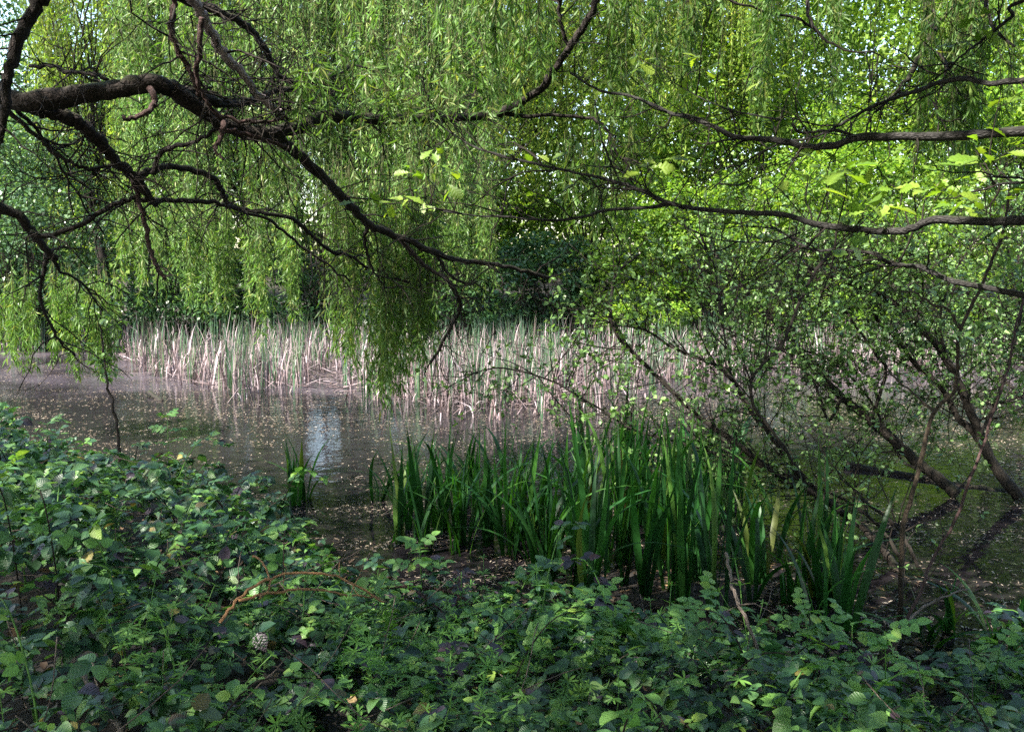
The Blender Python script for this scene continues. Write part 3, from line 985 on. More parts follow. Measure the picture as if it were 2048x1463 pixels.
wl['L'] = W('branch', [(435, 250), (420, 268), (375, 290), (345, 293), (318, 312), (306, 345)], 5.8, 6.0, 7, 11)
wl['L2'] = W('branch', [(448, 245), (445, 262), (438, 285), (430, 295), (445, 320)], 5.5, 5.4, 13, 5, 'brown_bark')
wl['L3'] = W('branch', [(448, 262), (500, 268), (545, 285), (572, 292)], 5.6, 5.9, 9, 8, 'brown_bark')
# second limb seen at top centre, part of the same crown
wl['N'] = W('limb', [(985, 232), (1020, 215), (1080, 180), (1100, 150), (1130, 110), (1155, 70), (1185, 20), (1200, -40)], 7.7, 7.2, 16, 14)
wl['N2'] = W('branch', [(1140, 95), (1122, 50), (1118, 10), (1128, -30)], 7.4, 7.2, 8, 7)
wl['N3'] = W('branch', [(1000, 228), (1060, 232), (1170, 234), (1215, 262), (1228, 300), (1258, 332)], 7.7, 7.4, 9, 4)


def twig_mesh(paths_list, n, L, r, parent, base, name='twigs', mat='twig', bend=0.5, droop=0.2, rise=0.0, second=3, M_=6, lo=0.15):
    """a tangle of twigs grown from the given limb centrelines; returns all twig paths"""
    allp = []
    g = Geo()
    tot = sum(np.linalg.norm(np.diff(c, axis=0), axis=1).sum() for c in paths_list)
    for c in paths_list:
        ln = np.linalg.norm(np.diff(c, axis=0), axis=1).sum()
        k = max(2, int(n * ln / tot))
        pos, tan, _, tt = sample_paths(c[None], k, lo, 1.0)
        d = norm(tan * 0.6 + rand_dirs(k) * 0.9)
        p = twigs(pos, d, rng.uniform(0.35, 1.0, k) * L, M_, bend, droop, rise)
        g.add(*tubes(p, np.linspace(1, 0.35, M_)[None] * r * rng.uniform(0.6, 1.3, (k, 1)), 4))
        allp.append(p)
    p1 = np.concatenate(allp)
    if second:
        k = len(p1) * second
        pos, tan, _, _ = sample_paths(p1, k, 0.25, 1.0)
        p2 = twigs(pos, norm(tan * 0.7 + rand_dirs(k)), rng.uniform(0.15, 0.5, k) * L, M_, bend, droop, rise)
        g.add(*tubes(p2, np.linspace(1, 0.4, M_)[None] * r * 0.5 * np.ones((k, 1)), 3))
        allp.append(p2)
    o = tag(g.build(name, M[mat], parent, origin=base), kind='stuff')
    return np.concatenate(allp), o


tw1, _ = twig_mesh([wl[k][0] for k in ('D2', 'D3', 'E', 'F', 'I', 'J', 'J2', 'G', 'B', 'D')], 210, 0.75, 0.0065, willow, WB, bend=0.55, droop=0.15)
tw2, _ = twig_mesh([wl[k][0] for k in ('B1', 'B2', 'B3', 'K', 'K1', 'K2', 'C', 'C1', 'C1', 'C2', 'C3', 'L', 'B4')], 200, 0.7, 0.006, willow, WB, bend=0.5, droop=0.35)
tw3, _ = twig_mesh([wl[k][0] for k in ('A', 'N', 'N2', 'N3', 'F')], 90, 0.8, 0.006, willow, WB, bend=0.5, droop=0.2, lo=0.4)


def curtain(parent, base, px0, px1, top, hem, d0, d1, n, leaf=0.11, spacing=0.034, mat='willow_leaf', sway=0.12, arch=0.0, edge=0.0, tress=7, spread=0.5, short=0.3):
    """a hanging spray of willow strands between pixel columns px0..px1"""
    tops, lens = [], []
    k = max(3, n // tress)
    for i in range(k):
        u = rng.random()
        px = px0 + (px1 - px0) * u
        d = rng.uniform(d0, d1)
        e = 1 - edge * abs(2 * u - 1) ** 1.5
        ty = rng.uniform(*top)
        hy = ty + (rng.uniform(*hem) - ty) * e
        for j in range(tress):
            q = at(px + rng.normal() * 8 * 7 / d0, ty + rng.normal() * 20, d + rng.normal() * 0.12)
            zh = at(px, hy, d)[2]
            L = max(0.25, (q[2] - zh) * (rng.uniform(1 - short * 2, 1.0) if rng.random() < 0.6 else 1))
            tops.append(q)
            lens.append(L)
    st, lf, paths = hang(np.array(tops), np.array(lens), spacing, leaf, SLIM, sway=sway, stem_r=0.0028, spread=spread, arch=arch)
    sp = tag(st.build('hanging_spray', M['willow_stem'], parent, origin=base), kind='stuff')
    lo = lf.build('leaves', M[mat], sp, smooth_faces=False)
    for v in ():
        pass
    lo.location = tuple(-np.asarray(base))
    tag(lo, kind='stuff')
    return paths


Cn = lambda *a, **k: curtain(willow, WB, *a, **k)
Cn(650, 865, (300, 500), (730, 850), 8.0, 9.8, 260, leaf=0.115, edge=0.35, short=0.35)
Cn(640, 760, (300, 430), (560, 760), 8.0, 9.0, 60, spacing=0.075)
Cn(430, 590, (380, 450), (600, 690), 11.5, 13, 110, leaf=0.12, edge=0.2)
Cn(240, 440, (370, 430), (500, 640), 12, 14, 130, leaf=0.12)
Cn(130, 245, (540, 600), (690, 775), 10.5, 12, 110, leaf=0.12)
Cn(-20, 135, (540, 620), (670, 740), 10.5, 12, 120, leaf=0.12)
Cn(560, 760, (50, 200), (200, 330), 5.6, 6.8, 42, leaf=0.11, arch=0.12, spread=0.9)
Cn(740, 960, (70, 200), (190, 330), 5.4, 6.8, 70, leaf=0.11, arch=0.18, spread=0.9)
Cn(860, 990, (250, 380), (520, 620), 9, 10.5, 70, leaf=0.11)
Cn(140, 560, (-120, 20), (40, 190), 7.5, 9.5, 80, spacing=0.05)
Cn(560, 960, (-150, -20), (30, 160), 7.5, 9.5, 70, spacing=0.045)
Cn(470, 640, (230, 280), (340, 430), 7.5, 9.0, 40, spacing=0.05)
Cn(330, 460, (-60, 60), (120, 260), 8.5, 10, 40, spacing=0.06)

OAK_SPRAYS = [(1690, 345, 3.8, 8, .13), (1660, 350, 3.9, 4, .11), (1780, 368, 3.8, 6, .10), (1870, 372, 3.8, 7, .10), (1735, 410, 3.7, 6, .13), (1690, 480, 3.9, 4, .12), (1820, 410, 3.8, 6, .10),
                        (860, 306, 4.8, 5, .10), (875, 340, 4.8, 5, .09), (815, 345, 4.9, 4, .11), (785, 400, 4.8, 6, .12), (845, 385, 4.8, 5, .10), (905, 362, 4.7, 5, .11), (720, 388, 4.9, 3, .11),
                        (1045, 305, 4.7, 4, .10), (1150, 303, 4.6, 3, .10), (1285, 340, 4.4, 5, .12), (1320, 325, 4.4, 4, .11), (1280, 120, 4.6, 5, .11), (1375, 140, 4.5, 6, .12), (1410, 138, 4.5, 4, .10),
                        (1540, 150, 4.3, 3, .12), (1590, 165, 4.3, 4, .11), (1975, 330, 3.6, 6, .11), (1950, 300, 3.7, 5, .09), (1995, 390, 3.6, 6, .10), (2035, 200, 3.6, 4, .11), (1620, 420, 4.0, 4, .09), (1540, 395, 4.2, 4, .08),
                        (1400, 330, 4.4, 3, .08), (1925, 420, 3.7, 5, .09), (1180, 360, 4.6, 3, .08), (1830, 330, 3.9, 4, .08), (1480, 430, 4.4, 3, .08)]
OAK_SHADE = [(1760, 330, 4.0, 4, .09), (1900, 340, 3.9, 5, .09), (1930, 390, 3.8, 5, .10), (1975, 440, 3.7, 4, .09), (1870, 300, 4.0, 4, .08), (1640, 300, 4.2, 3, .08), (1720, 440, 4.0, 4, .09), (2030, 300, 3.7, 5, .10), (1500, 330, 4.4, 3, .08), (1900, 90, 4.0, 3, .09), (1960, 40, 3.9, 4, .09), (1100, 380, 4.8, 3, .08), (1590, 330, 4.2, 3, .08), (2020, 470, 3.6, 4, .09), (1380, 300, 4.5, 3, .07)]
HOLES += [(at(a[0], a[1], a[2]) + np.array([0, 0, 0.05]), 0.24) for a in OAK_SPRAYS[::2]]  # clears overhead leaves so sun strikes every second oak spray
HOLES += [(at(450, 100, 5.4), 0.3), (at(840, 150, 6.0), 0.7), (at(560, 1220, 3.9), 0.10)]

# unseen crown leaves, added above the frame to shade the bank
def overhead(parent, base, x0, x1, y0, y1, z0, z1, n, leaf, mat, tmpl=DIAMOND, cl=60):
    g = Geo()
    cx = np.stack([rng.uniform(x0, x1, cl), rng.uniform(y0, y1, cl), rng.uniform(z0, z1, cl)], 1)
    i = rng.integers(0, cl, n)
    p = cx[i] + rng.normal(size=(n, 3)) * np.array([0.75, 0.75, 0.45])
    elev = (p[:, 2] - CAM_Z) / np.maximum(p[:, 1], 0.05)
    p = p[(elev > 0.41) | (p[:, 1] < 0.3)]
    for q, rad in HOLES:
        v = p - q
        off = np.linalg.norm(v - (v @ SD)[:, None] * SD, axis=1)
        p = p[off > rad * (1 + 0.35 * rng.normal(size=len(p)))]
    n = len(p)
    d = rng.normal(size=(n, 3))
    d[:, 2] -= 0.8
    place(g, tmpl, p, d, np.array([0, 0, 1.0]) + rng.normal(size=(n, 3)) * 0.6, leaf * rng.uniform(0.6, 1.2, n))
    tag(g.build('crown', M[mat], parent, smooth_faces=False, origin=base), kind='stuff')


overhead(willow, WB, -10, 3, -9, 5.6, 4.5, 8.5, 80000, 0.28, 'willow_leaf', cl=330)

# ------------------------------------------------------------------ second willow limbs reaching in from above right
WB2 = np.array([8.2, 8.6, -0.3])
willow2 = thing('willow_tree', WB2, 'willow with dark hanging strands along the top right edge', 'tree')
c, r = limb([WB2 - [0, 0, 0.3], WB2 + [0.1, -0.1, 2.2], WB2 + [-0.8, -0.3, 4.6], WB2 + [-2.6, -0.5, 5.4], at(1860, -120, 8.0)], 0.2, 0.07, per=6)
# trunk rises behind the sallow thicket and leans over towards the camera
g = Geo()
g.add(*tubes(c[None], r[None], 10, 0.05))
g.build('trunk', M['willow_bark'], willow2, origin=WB2)
V2 = lambda name, pts, d0, d1, w0, w1, **k: px_limb(willow2, WB2, name, pts, d0, d1, w0, w1, 'willow_bark', **k)
w2 = {}
w2['a'] = V2('limb', [(1860, -120), (1857, 0), (1861, 34), (1864, 65), (1847, 99), (1827, 137), (1792, 185), (1750, 225)], 8.0, 7.2, 26, 5)
w2['b'] = V2('branch', [(1864, 55), (1895, 28), (1925, -30)], 7.6, 7.4, 9, 8)
w2['c'] = V2('branch', [(1850, 95), (1880, 110), (1892, 140), (1880, 175), (1870, 220)], 7.5, 7.2, 7, 3)
w2['d'] = V2('branch', [(1838, 118), (1848, 160), (1868, 210), (1885, 240), (1930, 240)], 7.5, 7.2, 6, 3)
w2['e'] = V2('branch', [(1612, -40), (1617, 30), (1640, 70), (1690, 98), (1760, 108)], 7.4, 7.0, 8, 3)
w2['f'] = V2('branch', [(1965, -30), (1975, 20), (1990, 60), (2030, 95)], 7.0, 6.6, 9, 4)
w2['g'] = V2('branch', [(1640, 70), (1600, 40), (1480, 10), (1420, -30)], 7.4, 7.2, 5, 5)
twig_mesh([v[0] for v in w2.values()], 60, 0.7, 0.005, willow2, WB2, droop=0.4)
Cn2 = lambda *a, **k: curtain(willow2, WB2, *a, **k)
Cn2(950, 1230, (-130, 10), (120, 330), 6.4, 8.0, 77, leaf=0.12)
Cn2(1200, 1480, (-150, 0), (100, 300), 6.4, 8.0, 63, leaf=0.12)
Cn2(1090, 1300, (200, 300), (360, 500), 6.8, 8.0, 56, leaf=0.12)
Cn2(1480, 1720, (-150, 0), (120, 270), 6.6, 8.0, 49, leaf=0.12)
Cn2(1700, 2070, (-130, 40), (170, 360), 6.4, 7.8, 98, leaf=0.12)
Cn2(1900, 2080, (-130, 40), (250, 420), 7, 8.0, 28, leaf=0.12)
overhead(willow2, WB2, 0, 11, -2, 5.3, 4.8, 8.5, 34000, 0.28, 'willow_leaf', cl=110)

# ------------------------------------------------------------------ oak boughs from the right
OB = np.array([4.4, 2.4, 0.5])
oak = thing('oak_tree', OB, 'oak reaching in from the right with long bare boughs and lobed bright leaves', 'tree')
c, r = limb([OB - [0, 0, 0.3], OB + [0.05, 0, 1.5], OB + [0, 0.1, 3.0], OB + [0.2, 0.2, 5.5]], 0.22, 0.12, per=5)
g = Geo()
g.add(*tubes(c[None], r[None], 12, 0.04))
g.build('trunk', M['oak_bark'], oak, origin=OB)
O = lambda pts, d0, d1, w0, w1, **k: px_limb(oak, OB, 'bough', pts, d0, d1, w0 * 0.78, w1 * 0.85, 'oak_bark', wob=0.0015, rough=0.025, **k)
ok = {}
ok['1'] = O([(2500, 250), (2200, 258), (2060, 262), (1980, 267), (1895, 273), (1792, 273), (1717, 274), (1673, 290), (1621, 294), (1570, 283), (1519, 277), (1471, 273), (1427, 253), (1382, 237), (1340, 225), (1295, 205), (1254, 190), (1200, 181), (1141, 147)], 3.6, 5.0, 30, 5, sides=10)
ok['2'] = O([(2500, 120), (2200, 145), (2060, 158), (1980, 167), (1929, 157), (1874, 166), (1837, 181), (1792, 195), (1734, 219), (1690, 243), (1656, 263), (1615, 277), (1560, 287), (1490, 325), (1420, 380)], 3.5, 4.8, 19, 3, sides=9)
ok['3'] = O([(2500, 455), (2200, 445), (2060, 440), (1990, 443), (1920, 440), (1860, 441), (1820, 458), (1770, 463), (1690, 456), (1620, 445), (1570, 430), (1500, 425), (1420, 420), (1380, 415), (1335, 405), (1280, 380), (1220, 360), (1150, 345), (1080, 330), (1000, 310), (950, 295), (910, 270), (860, 236)], 3.3, 4.9, 28, 3, sides=11)
ok['3b'] = O([(1345, 408), (1290, 415), (1210, 420), (1180, 430), (1140, 438), (1080, 440), (1010, 433), (950, 431), (880, 420), (830, 400)], 4.4, 4.9, 10, 3)
ok['4'] = O([(2500, 690), (2200, 622), (2060, 592), (1977, 576), (1909, 563), (1874, 549), (1840, 533), (1806, 530), (1775, 523), (1741, 506), (1673, 500), (1632, 501), (1601, 488), (1574, 470), (1539, 450)], 3.6, 4.6, 20, 4, sides=9)
ok['5'] = O([(2400, -90), (2048, 0), (2025, 31), (1994, 58), (1960, 85), (1929, 106), (1902, 133), (1860, 165)], 3.6, 4.4, 12, 3)
ok['6'] = O([(1707, 271), (1666, 260), (1608, 266), (1587, 253), (1588, 235)], 4.1, 4.1, 8, 6)
ok['7'] = O([(2300, 372), (2060, 366), (2010, 366), (1990, 370)], 3.4, 3.6, 9, 4)
ok['8'] = O([(1600, 465), (1560, 480), (1510, 485), (1450, 482), (1400, 470)], 4.2, 4.7, 5, 2)
ok['9'] = O([(1120, 338), (1030, 350), (1010, 400), (1005, 430)], 4.6, 4.8, 4, 3)
ok['10'] = O([(1560, 240), (1480, 225), (1420, 205), (1348, 165)], 4.1, 4.6, 5, 2)
ok['11'] = O([(1190, 200), (1210, 300), (1270, 370)], 4.9, 4.6, 3, 3)
otw, _ = twig_mesh([v[0] for v in ok.values()], 190, 0.55, 0.004, oak, OB, mat='twig', bend=0.4, droop=0.05, rise=0.1, second=3, lo=0.3)
oak_me = []
for k in range(5):
    T = leaf_template([(t, w * rng.uniform(0.85, 1.15)) for t, w in [(0, 0.015), (0.1, 0.02), (0.2, 0.10), (0.27, 0.12), (0.33, 0.08), (0.43, 0.21), (0.49, 0.22), (0.54, 0.14), (0.66, 0.29), (0.73, 0.27), (0.78, 0.17), (0.87, 0.20), (0.94, 0.15), (1.0, 0.03)]], fold=rng.uniform(0.1, 0.35), curl=rng.uniform(0.1, 0.4))
    g = Geo()
    g.add(T[0], [T[1]], [T[2]])
    oak_me.append(g.mesh('oak_leaf', M['oak_leaf'], False))


def frame(pos, ydir, up, s):
    Y = Vector(ydir).normalized()
    X = Y.cross(Vector(up)).normalized()
    Z = X.cross(Y)
    m = Matrix((X, Y, Z)).transposed() @ Matrix.Scale(s, 3)
    m4 = m.to_4x4()
    m4.translation = Vector(pos)
    return m4


stems = []
for px, py, d, n, s in OAK_SPRAYS + OAK_SHADE:
    c = at(px, py, d)
    # petiole twig from the nearest bough
    best = min((np.linalg.norm(v[0] - c, axis=1).min(), k) for k, v in ok.items())[1]
    bc = ok[best][0]
    q = bc[np.linalg.norm(bc - c, axis=1).argmin()]
    stems.append(catmull([q, (q + c) / 2 + rng.normal(size=3) * 0.03 + [0, 0, 0.02], c], 4))
    az0 = rng.uniform(0, 6.28)
    for k in range(n):
        az = az0 + k * 6.28 / n + rng.normal() * 0.3
        yd = np.array([math.cos(az), math.sin(az), rng.normal() * 0.4 - 0.1])
        up = np.array([0, -0.45, 1.0]) + rng.normal(size=3) * 0.45
        part_copy('leaf', oak_me[rng.integers(5)], oak, frame(c - OB + yd * rng.uniform(0.01, 0.05) + rng.normal(size=3) * 0.022, yd, up, s * rng.uniform(0.65, 1.1)))
g = Geo()
g.add(*tubes(np.array(stems), np.linspace(0.0035, 0.0018, 9)[None] * np.ones((len(stems), 1)), 4))
tag(g.build('leaf_stems', M['twig'], oak, origin=OB), kind='stuff')
overhead(oak, OB, -3, 8, -8, 4.0, 4.2, 8.0, 42000, 0.205, 'hazel_leaf', tmpl=BROAD, cl=180)

# ------------------------------------------------------------------ sallow thicket leaning out of the water on the right
def sallow(label, root_px, stems, n_tw, n_leaf, L=0.9, rise=0.15, leaf=0.055, name='sallow_bush'):
    base = ground_at(*root_px, 0.0)
    base[2] = -0.05
    t = thing(name, base, label, 'bush', None)
    cs = []
    for pts, d0, d1, w0, w1 in stems:
        c, r = px_limb(t, base, 'stem', pts, d0, d1, w0 * 0.76, w1 * 0.9, 'sallow_bark', sides=8, wob=0.004)
        cs.append(c)
    tp, _ = twig_mesh(cs, int(n_tw * 1.35), L * 1.2, 0.0052, t, base, mat='twig', bend=0.35, droop=0.0, rise=rise, second=4, M_=6, lo=0.2)
    pos, tan, _, _ = sample_paths(tp, n_leaf, 0.2, 1.0)
    rep = 3
    pos = np.repeat(pos, rep, 0) + rng.normal(size=(n_leaf * rep, 3)) * 0.012
    d = norm(np.repeat(tan, rep, 0) * 0.5 + rng.normal(size=(n_leaf * rep, 3)) * 0.8)
    g = Geo()
    place(g, WIDE, pos, d, np.array([0, 0, 1.0]) + rng.normal(size=(n_leaf * rep, 3)) * 0.45, leaf * rng.uniform(0.5, 1.2, n_leaf * rep))
    tag(g.build('foliage', M['sallow_leaf'], t, smooth_faces=False, origin=base), kind='stuff')
    return cs


sallow('sallow bush whose two long stems lean left from a stump between iris and dark water', (1800, 1140), [
    ([(1800, 1150), (1782, 1122), (1759, 1088), (1721, 1051), (1675, 1018), (1628, 976), (1595, 943), (1544, 873), (1502, 822), (1464, 758), (1416, 723), (1348, 696), (1290, 660), (1200, 640)], 6.5, 7.6, 24, 4),
    ([(1680, 1022), (1647, 995), (1605, 976), (1572, 962), (1511, 915), (1441, 864), (1395, 831), (1330, 768), (1278, 717), (1227, 655), (1223, 587), (1234, 546), (1278, 508)], 6.7, 7.8, 18, 6),
    ([(1595, 943), (1560, 880), (1512, 820), (1502, 775), (1512, 744), (1553, 703), (1574, 669), (1594, 617), (1628, 546), (1662, 505)], 6.8, 7.2, 9, 7),
    ([(1810, 1140), (1780, 1080), (1740, 1035), (1690, 1000), (1600, 960), (1480, 920), (1380, 890), (1250, 850), (1120, 770), (1010, 735), (930, 750)], 6.4, 7.8, 10, 3),
    ([(1464, 758), (1455, 700), (1440, 620), (1430, 540), (1400, 470)], 7.2, 7.8, 6, 3),
    ([(1840, 1140), (1815, 1085), (1790, 1050), (1740, 1010), (1700, 985)], 6.4, 6.7, 10, 6),
], 180, 1900, leaf=0.05)
sallow('sallow bush with thick dark stems fanning up left from the log in the water', (1915, 985), [
    ([(1915, 990), (1870, 950), (1840, 929), (1803, 894), (1741, 840), (1683, 792), (1639, 751), (1594, 696), (1563, 648), (1519, 621), (1485, 576), (1447, 535), (1416, 474)], 8.6, 9.8, 32, 8),
    ([(1683, 792), (1659, 840), (1639, 792), (1618, 751), (1567, 703), (1500, 680), (1420, 640)], 8.8, 9.4, 9, 3),
    ([(1741, 840), (1772, 744), (1758, 717), (1724, 669), (1690, 621), (1649, 570), (1600, 530)], 8.9, 9.6, 10, 4),
    ([(1594, 696), (1585, 640), (1600, 560), (1580, 480)], 9.2, 9.6, 8, 3),
    ([(1860, 945), (1800, 915), (1740, 800), (1660, 720), (1560, 690)], 8.7, 9.4, 8, 3),
], 210, 2600, leaf=0.052)
sallow('sallow bush with the thickest curved stem near the right edge', (2035, 990), [
    ([(2040, 995), (1997, 942), (1970, 894), (1953, 853), (1929, 792), (1902, 734), (1871, 686), (1833, 645), (1803, 617), (1758, 587), (1690, 563), (1628, 539), (1584, 529), (1584, 500)], 8.4, 9.4, 30, 6),
    ([(1985, 930), (1956, 877), (1915, 833), (1881, 775), (1827, 723), (1792, 679), (1758, 641), (1714, 583), (1650, 520)], 8.5, 9.6, 20, 4),
    ([(1890, 712), (1880, 640), (1900, 560), (1950, 480)], 8.8, 9.0, 8, 3),
    ([(1960, 870), (2000, 780), (2040, 640), (2060, 540)], 8.5, 9.0, 9, 4),
    ([(1833, 645), (1845, 600), (1840, 540), (1800, 450)], 9.0, 9.2, 8, 3),
], 210, 2600, leaf=0.052)
sallow('thin stemmed sallow standing in the water at the far right edge', (2070, 830), [
    ([(2080, 835), (2060, 740), (2040, 640), (2020, 520), (1990, 400)], 12.0, 12.4, 10, 3),
    ([(2080, 835), (2010, 760), (1960, 690), (1900, 640), (1830, 600)], 12.0, 12.8, 9, 3),
    ([(2100, 830), (2100, 700), (2080, 560), (2060, 430)], 12.0, 12.0, 10, 3),
], 160, 1900, leaf=0.07)

# young elder: pale brown upright stem in front of the thicket
eb = ground_at(1806, 1215, 0.1)
elder = thing('elder_sapling', eb, 'elder sapling with a pale brown kinked stem in front of the leaning sallows', 'sapling')
ep = [(1800, 1240), (1803, 1140), (1805, 1060), (1820, 1004), (1843, 920), (1866, 827), (1908, 781), (1915, 723), (1919, 662), (1956, 587), (1980, 529), (2004, 470), (2020, 380)]
ec, _ = px_limb(elder, eb, 'stem', ep, 5.4, 5.6, 11, 5, 'elder_bark', wob=0.002)
e2, _ = px_limb(elder, eb, 'branch', [(1919, 655), (1895, 621), (1843, 593), (1816, 576)], 5.6, 5.9, 7, 3, 'elder_bark')
e3, _ = px_limb(elder, eb, 'branch', [(1867, 822), (1826, 785), (1775, 740)], 5.5, 5.8, 6, 3, 'elder_bark')
tp, _ = twig_mesh([ec, e2, e3], 22, 0.5, 0.004, elder, eb, mat='elder_bark', rise=0.2, second=2, lo=0.5)
pos, tan, _, _ = sample_paths(tp, 260, 0.4, 1)
g = Geo()
place(g, OVAL, pos, tan + rand_dirs(260), np.array([0, 0, 1.0]) + rng.normal(size=(260, 3)) * 0.4, rng.uniform(0.03, 0.07, 260))
tag(g.build('foliage', M['sallow_leaf'], elder, smooth_faces=False, origin=eb), kind='stuff')

# ------------------------------------------------------------------ log, sticks and bare canes
def stick(name, label, cat, pts, d0, d1, w0, w1, mat, twigs_n=0, group=None, sides=7):
    P = px_path(pts, d0, d1)
    base = P[0]
    c, r = limb(P, w0 / FPX * d0 / 2, w1 / FPX * d1 / 2, per=5, wob=0.003)
    g = Geo()
    g.add(*tubes(c[None], r[None], sides, 0.04))
    if twigs_n:
        pos, tan, _, _ = sample_paths(c[None], twigs_n, 0.2, 0.95)
        p = twigs(pos, tan + rand_dirs(twigs_n) * 0.8, rng.uniform(0.05, 0.25, twigs_n), 5, 0.4)
        g.add(*tubes(p, np.linspace(1, 0.4, 5)[None] * r.mean() * 0.4 * np.ones((twigs_n, 1)), 4))
    o = g.build(name, M[mat], origin=base)
    o.location = tuple(base)
    return tag(o, label, cat, group)


stick('fallen_log', 'dark fallen log lying in the water under the leaning sallows', 'log', [(1690, 925), (1759, 943), (1839, 955), (1909, 972), (2025, 988), (2120, 1000)], 10.0, 8.6, 14, 24, 'sallow_bark', 5)
stick('floating_stick', 'short dark stick floating in front of the left reeds', 'stick', [(298, 784), (310, 793), (324, 802)], 15.6, 15.0, 9, 7, 'sallow_bark')
stick('bramble_cane', 'orange bare cane arching highest over the brambles at lower left', 'cane', [(440, 1245), (470, 1205), (505, 1175), (550, 1152), (600, 1143), (660, 1150), (720, 1175), (770, 1205)], 3.55, 3.9, 7, 4, 'cane', 3)
stick('bramble_cane', 'orange bare cane running nearly flat below the arched one', 'cane', [(478, 1200), (540, 1186), (600, 1178), (650, 1180), (700, 1190), (760, 1196)], 3.6, 4.0, 6, 3, 'cane', 2)
stick('bramble_cane', 'short hooked orange cane crossing the arch at its left end', 'cane', [(505, 1112), (525, 1125), (537, 1150), (538, 1175), (520, 1196)], 3.75, 3.6, 4, 4, 'cane')
stick('dead_branch', 'dark dead branch lying across the gap left of the iris clump', 'branch', [(760, 1170), (867, 1176), (914, 1190), (945, 1207)], 5.2, 4.7, 9, 6, 'brown_bark', 6)
stick('dead_branch', 'thin red brown branch lying below the longer dark one', 'branch', [(835, 1183), (865, 1205), (885, 1222)], 4.9, 4.6, 7, 4, 'brown_bark', 3)
stick('dead_stalk', 'tall brown dead stem leaning over the brambles in the right foreground', 'stem', [(1452, 1105), (1462, 1160), (1474, 1200), (1511, 1284), (1535, 1378), (1560, 1470)], 3.9, 3.2, 6, 9, 'dead_twig', 8)
stick('dead_stalk', 'short pale curved stem right of the tall brown one', 'stem', [(1570, 1350), (1586, 1401), (1604, 1462)], 3.4, 3.2, 4, 5, 'dead_twig')
stick('dead_stalk', 'pale bare twig sloping up at the right over dark water', 'stem', [(1790, 1290), (1815, 1238), (1871, 1200), (1936, 1177)], 4.4, 4.8, 7, 3, 'dead_twig', 5)
stick('dead_stalk', 'thick grey dead stem in the bottom left corner', 'stem', [(160, 1345), (190, 1390), (230, 1440), (260, 1500)], 3.1, 2.8, 9, 12, 'dead_twig', 4)
stick('dead_stalk', 'thin twig standing beside the thick grey stem at bottom left', 'stem', [(172, 1312), (190, 1345), (200, 1400), (215, 1440)], 3.1, 2.9, 4, 5, 'dead_twig', 2)
stick('dead_stalk', 'thin pale twig lying at the bottom edge right of centre', 'stem', [(1180, 1405), (1205, 1430), (1220, 1463)], 3.2, 3.1, 4, 4, 'dead_twig')
stick('bramble_cane', 'long thin purple brown cane rising past the elder sapling at right', 'cane', [(1760, 1330), (1806, 1252), (1843, 1177), (1862, 1125), (1908, 1041), (1960, 901), (1997, 794), (2014, 740), (2031, 655), (2050, 590)], 4.3, 5.2, 8, 4, 'brown_bark', 10)


# ------------------------------------------------------------------ iris clump: every fan a plant, every blade a part
blade_me = []
for k in range(22):
    g = Geo()
    if k < 13:
        g.add(*blade(1.0, rng.uniform(0.032, 0.052), rng.uniform(0.0, 0.16), rng.uniform(0, 0.2), 0.0, segs=9))
    else:
        g.add(*blade(1.12, rng.uniform(0.03, 0.045), rng.uniform(0.05, 0.15), rng.uniform(0.35, 0.7), 0.0, segs=10))
    blade_me.append(g.mesh('iris_blade', M['iris'], False))
iris_spots = []


def in_zone(n, px0, px1, py0, py1, h0, h1, zone):
    for k in range(n):
        iris_spots.append((px0 + (px1 - px0) * ((k * 0.618034 + 0.13) % 1.0) + rng.normal() * 8, rng.uniform(py0, py1), rng.uniform(h0, h1), zone))


in_zone(27, 980, 1480, 1050, 1180, 1.0, 1.22, 'main')
in_zone(11, 1050, 1450, 1170, 1235, 0.85, 1.15, 'main')
in_zone(12, 1150, 1490, 990, 1070, 0.95, 1.2, 'main')
in_zone(10, 780, 960, 1010, 1110, 0.75, 1.05, 'left')
in_zone(5, 740, 960, 960, 1020, 0.55, 0.85, 'left')
in_zone(6, 900, 1060, 1000, 1090, 0.8, 1.05, 'left')
in_zone(3, 572, 610, 995, 1012, 0.6, 0.75, 'lone')
in_zone(7, 1490, 1660, 1110, 1215, 0.7, 1.0, 'right')
in_zone(3, 1640, 1720, 1190, 1260, 0.7, 0.95, 'right')
in_zone(4, 1830, 2040, 1255, 1300, 0.32, 0.5, 'corner')
ZL = {'left': 'iris plant in the sparser stand left of the dense clump', 'lone': 'iris plant in the lone small tuft below the bright water reflection',
      'right': 'iris plant standing apart between the dense clump and the sallow stump', 'corner': 'short iris plant in dark water at the lower right'}


def iris_label(px, py, zone):
    if zone != 'main':
        return ZL[zone]
    side = 'left third' if px < 1150 else ('middle' if px < 1320 else 'right third')
    row = 'back' if py < 1075 else ('front' if py > 1165 else 'centre')
    return 'iris plant in the %s row of the dense clump, in its %s' % (row, side)


